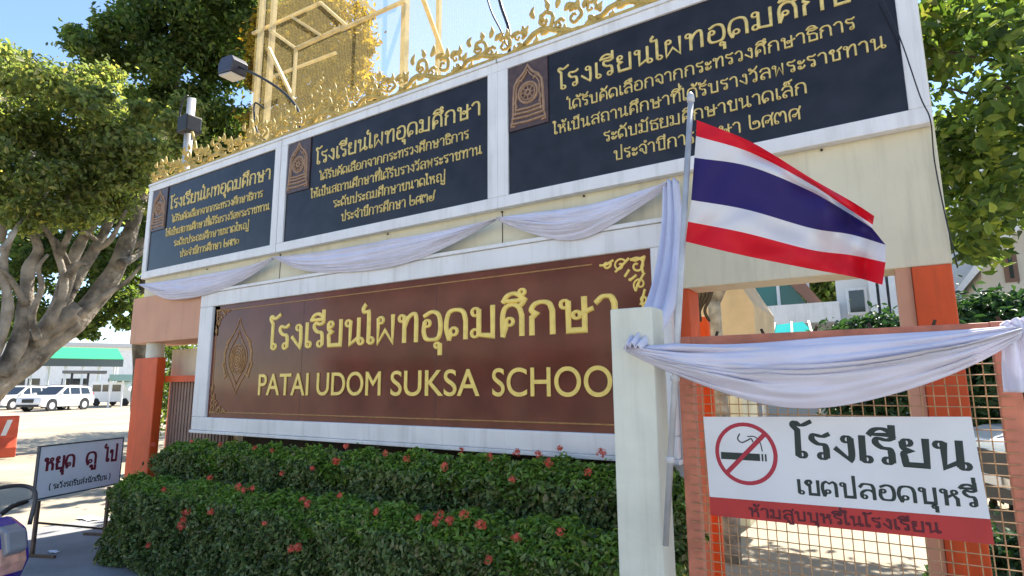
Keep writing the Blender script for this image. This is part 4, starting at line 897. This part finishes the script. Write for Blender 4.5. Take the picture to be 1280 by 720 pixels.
# ------------------------------------------------------------------ buildings and canopies across the yard
def pole(m_, x, y, h, r_=.08): m_.tube([(x, y, 0), (x, y, h)], r_, 8)
g0, g1 = atd(30, 438, 66), atd(156, 436, 66)
dv = (g1 - g0); dv.z = 0; ang = math.atan2(dv.y, dv.x); Lc = dv.length
cpv = thing('green_canopy', 'green roofed canopy on posts behind the parked white cars', 'canopy', (g0.x, g0.y, 0), ang)
m_ = MB(); m_.add([(0, 0, 4.2), (Lc, 0, 4.2), (Lc - .4, 3.2, 5.35), (.4, 3.2, 5.35), (0, 6.4, 4.2), (Lc, 6.4, 4.2)], [(0, 1, 2, 3), (3, 2, 5, 4), (0, 3, 4), (1, 5, 2)])
m_.build('roof', greenm, cpv, fix=False)
MB().box(0, Lc, .1, .3, 3.5, 4.15).build('fascia', mat('green_grey', (.09, .11, .10), .6), cpv)
for i in range(6):
    for yy in (.5, 6): m_ = MB(); pole(m_, .4 + i * (Lc - .8) / 5, yy, 4.1); m_.build('post', white, cpv)
wb = thing('white_building', 'long white building behind the green canopy', 'building', (g0.x - 20, g0.y + 6, 0), ang)
MB().box(-30, Lc + 46, 10, 22, 0, 7).build('wall', white, wb)
for i in range(14): MB().box(-26 + i * 5, -23.2 + i * 5, 9.96, 10.02, 1.2, 2.8).build('window', glassd, wb)
MB().box(-31, Lc + 47, 9.4, 22.5, 7.01, 7.5).build('roof', mat('pale_roof', (.55, .55, .55), .6), wb)
h0, h1 = atd(78, 463, 56), atd(134, 463, 56); dv = h1 - h0; ang2 = math.atan2(dv.y, dv.x)
fc = thing('flat_carport', 'thin dark flat carport roof above the white cars', 'carport', (h0.x, h0.y, 0), ang2)
MB().box(0, dv.length, 0, 3, h0.z - .2, h0.z).build('roof', mat('carport_grey', (.12, .12, .12), .5), fc)
for t in (.22, .58): m_ = MB(); pole(m_, t * dv.length, .3, h0.z - .2); m_.build('post', black, fc)
h0, h1 = atd(137, 468, 58), atd(172, 466, 58); dv = h1 - h0
fc = thing('pale_carport', 'pale green carport roof close beside the left orange pillar', 'carport', (h0.x, h0.y, 0), math.atan2(dv.y, dv.x))
MB().box(0, dv.length, 0, 5, h0.z - .5, h0.z).build('roof', mat('pale_green_roof', (.25, .42, .38), .5), fc)
for t in (.05, .5, .95): m_ = MB(); pole(m_, t * dv.length, .3, h0.z - .5); m_.build('post', white, fc)

# ------------------------------------------------------------------ behind the gate
gh = thing('guard_house', 'cream block with a sloped eave standing just inside the gate', 'building', (0, 0, 0))
P = lambda px, py, Y: (at(px, py, Y).x, at(px, py, Y).z)
Yg = 3.4
m_ = MB(); a, b, c_, d = P(820, 330, Yg), P(918, 345, Yg), P(942, 381, Yg), P(944, 419, Yg); e = P(925, 432, Yg)
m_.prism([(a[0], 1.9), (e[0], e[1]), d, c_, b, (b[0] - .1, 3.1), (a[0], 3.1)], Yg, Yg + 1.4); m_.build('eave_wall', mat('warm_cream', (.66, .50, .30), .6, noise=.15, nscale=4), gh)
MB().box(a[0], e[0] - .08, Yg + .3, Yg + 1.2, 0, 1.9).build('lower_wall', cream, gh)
MB().box(a[0] - .05, d[0] + .08, Yg - .05, Yg + 1.5, 3.11, 3.22).build('roof', salmon, gh)
gb = thing('rounded_panel', 'orange rounded top barrier panel leaning inside the gate', 'barrier panel', at(868, 470, 1.0))
gz = at(868, 470, 1.0)
for k, (pa, pb_) in enumerate((((850, 388), (868, 440)), ((870, 396), (888, 440)))):
    xa, za = P(*pa, 1.0 + k * .15); xb, zb_ = P(*pb_, 1.0 + k * .15); r_ = (xb - xa) / 2
    pts = [(xa, .0), (xb, .0), (xb, za - r_)] + [((xa + xb) / 2 + r_ * math.cos(t * math.pi / 8), za - r_ + r_ * math.sin(t * math.pi / 8)) for t in range(1, 8)] + [(xa, za - r_)]
    o = MB().prism([(x - gz.x, z - gz.z) for x, z in pts], k * .15, k * .15 + .05); o.build('panel', orange, gb, bevel=.006)
rp = MB()
for k in range(7):
    xs = 858 + k * 4.3; rp.tube(catmull([at(xs + 8, 356, .75), at(xs + 4, 372, .75), at(xs - 2 + 3 * math.sin(k), 388, .75), at(xs + 4 * math.cos(k * 2), 402, .75)], 4), [.012] * 12 + [.006], 6)
tag(rp.build('hanging_cords', twig, smooth=True), 'bundle of brown cords hanging below the fascia beside the flagpole', 'cord')

sb_ = thing('school_building', 'pale school building with teal glazing seen through the gateway', 'building')
Yb = 18
x = lambda px, py: P(px, py, Yb)
xl = -9.0
m_ = MB(); pts = [x(915, 350), x(942, 389), x(1013, 385), x(985, 352)]
m_.prism([pts[0], pts[1], pts[2], pts[3], (pts[3][0], 6.2), (pts[0][0], 6.2)], Yb - .1, Yb + .1); m_.build('glazing', tealg, sb_)
for px in (943, 974, 1011): xx = x(px, 370)[0]; MB().box(xx - .05, xx + .05, Yb - .16, Yb - .101, 3.6, 6.0).build('mullion', white, sb_)
ra, rb_ = x(982, 350), x(1024, 392)
MB().prism([ra, rb_, (rb_[0] + .35, rb_[1]), (ra[0] + .35, ra[1] + .2)], Yb - .5, Yb + 4).build('roof', mat('brown_roof', (.24, .12, .08), .7), sb_)
t_, b2 = x(943, 389)[1], x(945, 411)[1]
MB().box(x(920, 390)[0], x(1052, 384)[0], Yb - 1.2, Yb - .6, b2, t_).build('parapet', white, sb_)
MB().box(x(1048, 380)[0], 8, Yb - .6, Yb + 5, 0, 9).build('wall', mat('white_wall', (.70, .70, .68), .7, noise=.08, nscale=1), sb_)
MB().box(xl, x(1048, 380)[0] - .01, Yb + .2, Yb + 5, 0, 3.9).build('lower_wall', mat('grey_wall', (.45, .45, .43), .7, noise=.08, nscale=1), sb_)
wa, wb_ = x(1062, 367), x(1083, 392); fr = MB().box(wa[0] - .08, wb_[0] + .08, Yb - .66, Yb - .601, wb_[1] - .08, wa[1] + .08).build('window', white, sb_)
MB().box(wa[0], wb_[0], Yb - .68, Yb - .661, wb_[1], wa[1]).build('pane', glassd, fr)
for px in (1093, 1105, 1117): xx = x(px, 380)[0]; MB().box(xx - .09, xx + .09, Yb - 1.3, Yb - .61, 2, 9).build('column', white, sb_)
ta, tb_ = P(938, 408, 9), P(1024, 423, 9)
aw = thing('turquoise_awning', 'bright turquoise awning below the white parapet behind the gate', 'awning', (ta[0], 9, 0))
dxa = tb_[0] - ta[0]
m_ = MB(); m_.add([(0, 0, tb_[1]), (dxa, 0, tb_[1] + .02), (dxa - .35, .9, ta[1] + .12), (0, .9, ta[1] + .06), (0, 0, tb_[1] - .05), (dxa, 0, tb_[1] - .03)], [(0, 1, 2, 3), (4, 5, 1, 0)]); m_.build('sheet', turq, aw, fix=False)
for k in range(4): MB().bar((dxa * (.02 + k * .3), -.01, tb_[1] + .01), (dxa * (.02 + k * .26), .9, ta[1] + .12), .04).build('rib', black, aw)
for k in (.05, .9): m_ = MB(); pole(m_, dxa * k, .5, tb_[1], .04); m_.build('post', steel, aw)

def bush(label, clumps, size, m, base, name='shrub', cat='shrub', asp=.45):
    t = thing(name, label, cat); s = MB(); r_ = random.Random(len(label))
    for c, rad, n in clumps: s.tube([(c[0] + r_.uniform(-.1, .1), c[1], 0), (c[0], c[1], c[2])], [.03, .012], 6, cap=False)
    s.build('stems', twig, t); leaves('foliage', clumps + [((c[0], c[1], zz), (rad[0] * 1.1, rad[1], .5), 350) for c, rad, n in clumps for zz in ((c[2] - .7, c[2] - 1.4) if c[2] > 1.8 else ())], size, m, t, asp, stray=.08); return t
def cy(px, py, Y, r_, n, sq=.8): c = at(px, py, Y); return ((c.x, c.y, c.z), (r_, r_ * .9, r_ * sq), n)
bush('dark green bush in front of the white columns behind the gate', [cy(1048, 438, 8.5, .42, 900), cy(1075, 428, 8.6, .5, 1100), cy(1098, 422, 8.5, .5, 1100), cy(1122, 428, 8.7, .5, 1000), cy(1060, 450, 8.3, .5, 700), cy(1105, 450, 8.3, .55, 700)], .13, lf_shrub, 0)
bush('dark green bush right of the orange pillar behind the gate', [cy(1212, 408, 6.5, .42, 1000), cy(1240, 400, 6.7, .45, 1200), cy(1268, 406, 6.5, .45, 1200), cy(1300, 403, 6.6, .5, 800), cy(1225, 433, 6.3, .45, 600), cy(1262, 433, 6.3, .5, 600), cy(1245, 468, 6.2, .5, 600)], .12, lf_shrub, 0)
bush('low green plant at the foot of the gate near the right edge', [cy(1225, 712, 1.2, .16, 240), cy(1255, 705, 1.3, .18, 300), cy(1285, 700, 1.3, .2, 300), cy(1200, 725, 1.1, .14, 200)], .09, lf_shrub, 0, 'potted_plant', 'plant')
hb = thing('house', 'cream house wall partly hidden by the large leaved tree at the right edge', 'building')
Yh = 12
m_ = MB(); q0 = P(1238, 300, Yh); m_.prism([(P(1225, 370, Yh)[0], 0), (9, 0), (9, 7.2), (q0[0] + .9, 5.2), (P(1225, 330, Yh)[0], 4.0)], Yh, Yh + 4); m_.build('wall', mat('house_cream', (.58, .54, .46), .7, noise=.12, nscale=1.2), hb)
w0, w1 = P(1252, 318, Yh), P(1275, 352, Yh); o = MB().box(w0[0], w1[0], Yh - .03, Yh - .001, w1[1], w0[1]).build('window', mat('brown_frame', (.16, .09, .06), .6), hb); MB().box(w0[0] + .08, w1[0] - .08, Yh - .04, Yh - .031, w1[1] + .08, w0[1] - .08).build('pane', glassd, o)
MB().prism([(P(1215, 345, Yh)[0], 3.75), (q0[0] + .9, 5.15), (9, 7.3), (9, 7.5), (q0[0] + .8, 5.4), (P(1215, 345, Yh)[0], 3.95)], Yh - .5, Yh + 4.2).build('roof', mat('white_verge', (.7, .7, .68), .6), hb)

# trees behind the gate
tD = thing('leafy_tree', 'bright lime leaved tree overhanging the right end of the fascia', 'tree')
mb = MB()
def wlimb(mb, pts, r0, r1, n=8):
    Q = catmull([Vector(p) for p in pts], 5); k = len(Q); mb.tube(Q, [r0 + (r1 - r0) * i / (k - 1) for i in range(k)], n)
base = Vector((2.6, 3.6, 0))
wlimb(mb, [base, (2.5, 3.5, 1.8), (2.2, 3.3, 3.2), (2.0, 3.1, 4.6), (1.8, 3.0, 6.2)], .14, .04)
for px, py, yy in ((1165, 60, 2.2), (1185, 110, 2.0), (1160, 170, 2.6), (1215, 190, 2.2), (1200, 250, 2.4), (1240, 100, 1.6), (1260, 230, 1.8), (1230, 40, 2.2), (1175, 20, 3.0)):
    e = at(px, py, yy); s = Vector((2.2, 3.3, max(2.6, e.z - .8))); wlimb(mb, [s, s.lerp(e, .5) + Vector((0, 0, .15)), e], .035, .008, 6)
mb.build('trunk', twig, tD, smooth=True)
cl = []
for (px, py, yy, r_, n) in ((1175, 20, 3.2, .5, 170), (1165, 80, 3.4, .4, 110), (1190, 70, 3.0, .4, 120), (1215, 30, 2.6, .5, 160), (1250, 60, 2.0, .5, 170), (1270, 20, 1.8, .5, 160), (1275, 120, 1.8, .45, 150), (1240, 130, 2.4, .4, 110), (1195, 160, 2.8, .35, 90), (1225, 190, 2.4, .45, 150), (1262, 195, 1.9, .45, 150), (1200, 225, 2.6, .42, 140), (1240, 250, 2.2, .38, 110), (1185, 190, 2.9, .3, 70), (1275, 255, 1.9, .35, 100), (1210, 275, 2.5, .34, 100), (1222, 310, 2.4, .26, 60), (1200, 305, 2.6, .22, 40), (1240, 325, 2.2, .18, 26), (1300, 150, 1.8, .6, 160), (1170, 130, 3.2, .25, 40)):
    for _ in range(3):
        c = at(px + rnd.uniform(-16, 16), py + rnd.uniform(-16, 16), yy + rnd.uniform(-.4, .4)); cl.append((tuple(c), (r_ * .6, r_ * .6, r_ * .5), n // 3))
cl += [((2.9 + .9 * math.sin(i * 1.9), 3.6 + .8 * math.cos(i * 2.3), 5.0 + .9 * math.sin(i * 3.1)), (.55, .55, .4), 130) for i in range(14)]
leaves('crown', cl, .10, lf_lime, tD, .5, droop=.5, mult=1.9, shell=.1, stray=.45)
tE = thing('yard_tree', 'pale barked tree whose trunk shows through the mesh below the no smoking sign', 'tree')
mb = MB(); bb = at(915, 700, 2.2); wlimb(mb, [(bb.x, 2.2, 0), (bb.x + .02, 2.2, .7), (bb.x - .02, 2.25, 1.4), (bb.x - .06, 2.4, 2.4)], .085, .06, 12); wlimb(mb, [(bb.x - .06, 2.4, 2.4), (bb.x + .4, 2.6, 3.4), (bb.x + .8, 3.0, 4.6)], .06, .03); wlimb(mb, [(bb.x - .06, 2.4, 2.4), (bb.x + .2, 3.6, 3.7), (bb.x + .6, 5.2, 4.4)], .05, .02)
mb.build('trunk', palebark, tE, smooth=True)
wlimb_pts = [(bb.x + .4, 2.6, 3.4), (bb.x + .5, 4.2, 4.1), (bb.x + .7, 6.2, 4.6)]
leaves('crown', [((bb.x + .3 + i * .35, 2.7 + .4 * math.sin(i), 4.6 + .3 * math.cos(i * 2)), (.6, .5, .35), 260) for i in range(5)] + [((bb.x + .1 + i * .3, 5.3 + .5 * math.sin(i * 2.1), 4.5 + .25 * math.cos(i * 2)), (.5, .5, .3), 420) for i in range(5)], .16, lf_mid, tE)
cl = [cy(1015, 362, 26, 1.1, 800), cy(1040, 368, 26, 1.1, 800), cy(1000, 345, 27, 1.3, 800), cy(1060, 350, 27, 1.0, 500), cy(1035, 340, 27, 1.5, 800)]
tF = thing('roof_tree', 'light green tree showing above the school building roof', 'tree'); mb = MB(); mb.tube([(cl[0][0][0], 27, 0), (cl[0][0][0], 27, cl[0][0][2])], .2, 8); mb.build('trunk', bark, tF); leaves('crown', cl, .3, lf_mid, tF)
suv((3.1, 5.6, 0), R(200), 'white car parked inside the yard beyond the right gate stile', carw, None)
cl = [cy(205, 446, 4.5, .35, 300), cy(228, 440, 4.5, .35, 300), cy(250, 446, 4.6, .35, 300)]
bush('yellow green shrub above the low cream wall at the left', cl, .12, lf_lime, 0)

for (bx, by, hz, label, q4) in ((-20.5, 9.5, 5.4, 'round shade tree standing in the yard behind the far left board', 6), (-7.6, 5.2, 4.3, 'small added yard tree shading the pavement sign, barely glimpsed above the brown slatted fence', 4)):  # small tree is added, mostly hidden, to keep sun off the pavement sign
    t = thing('hidden_shade_tree', label, 'tree'); mb = MB(); wlimb(mb, [(bx, by, 0), (bx + .1, by, hz * .4), (bx - .1, by + .1, hz * .8), (bx, by, hz)], .2, .06, 10); mb.build('trunk', bark, t, smooth=True)
    q = random.Random(int(bx * 10)); s_ = hz / 5.4
    leaves('crown', [((bx + q.uniform(-3.4, 3.4) * s_ * (1.3 if q4 == 6 else .7), by + q.uniform(-2.2, 2.2) * s_, hz + q.uniform(-.7, .9)), (1.3 * s_, 1.1 * s_, .7 * s_), 500) for _ in range(q4 * 3)], .15, lf_mid, t, .5, mult=1.4)
sh = thing('shop_row', 'row of cream shop houses across the street, mirrored in the polished boards', 'building', (-6, -23, 0))
MB().box(-26, 24, -9, 0, 0, 7.6).build('wall', mat('shop_wall', (.50, .45, .38), .7, noise=.15, nscale=.7), sh)
MB().box(-26.3, 24.3, -9.3, .35, 7.61, 7.95).build('roof', tan, sh)
for k in range(10):
    x0_ = -25 + k * 4.9
    MB().box(x0_ + .3, x0_ + 4.1, .01, .06, .05, 2.7).build('shutter', mat('shutter_grey', (.16, .17, .18), .5) if k == 0 else bpy.data.materials['shutter_grey'], sh)
    o = MB().box(x0_ + .8, x0_ + 3.6, .01, .07, 4.3, 6.1).build('window', white, sh); MB().box(x0_ + .9, x0_ + 3.5, .071, .09, 4.4, 6.0).build('pane', glassd, o)
    MB().box(x0_ + .1, x0_ + 4.3, .01, 1.3, 3.05, 3.2).build('awning', greenm if k % 3 else red, sh)

for (px, py, sc_) in ((112, 648, .16), (140, 690, .07), (66, 690, .06)):
    p = atz(px, py, .012); q = random.Random(px); m_ = MB()
    m_.grid(lambda u, v: (p.x + (u - .5) * sc_ * 2.2 + .02 * v, p.y + (v - .5) * sc_, .012 + .012 * abs(math.sin(5 * u + 3 * v + px))), 6, 5)
    tag(m_.build('paper_scrap', signp, smooth=True, fix=False), {112: 'largest white paper scrap lying on the grey pavement', 140: 'small paper scrap on the pavement beside the front hedge', 66: 'small paper scrap on the pavement near the scooter'}[px], 'litter')
bolt = MB()
for bx in (-6.4, -5.09, -3.6, -2.395, -1.7, -.2):
    o = MB().lathe([(.003, -.010), (.007, -.008), (.008, 0), (.004, .002)], (bx, .045, 2.955 - .04), 'y', 8).build('bolt_head', black, gw)
for bx in (-5.09, -2.395): MB().box(bx - .003, bx + .003, .046, .06, 2.22, 2.92).build('panel_joint', jm, gw)
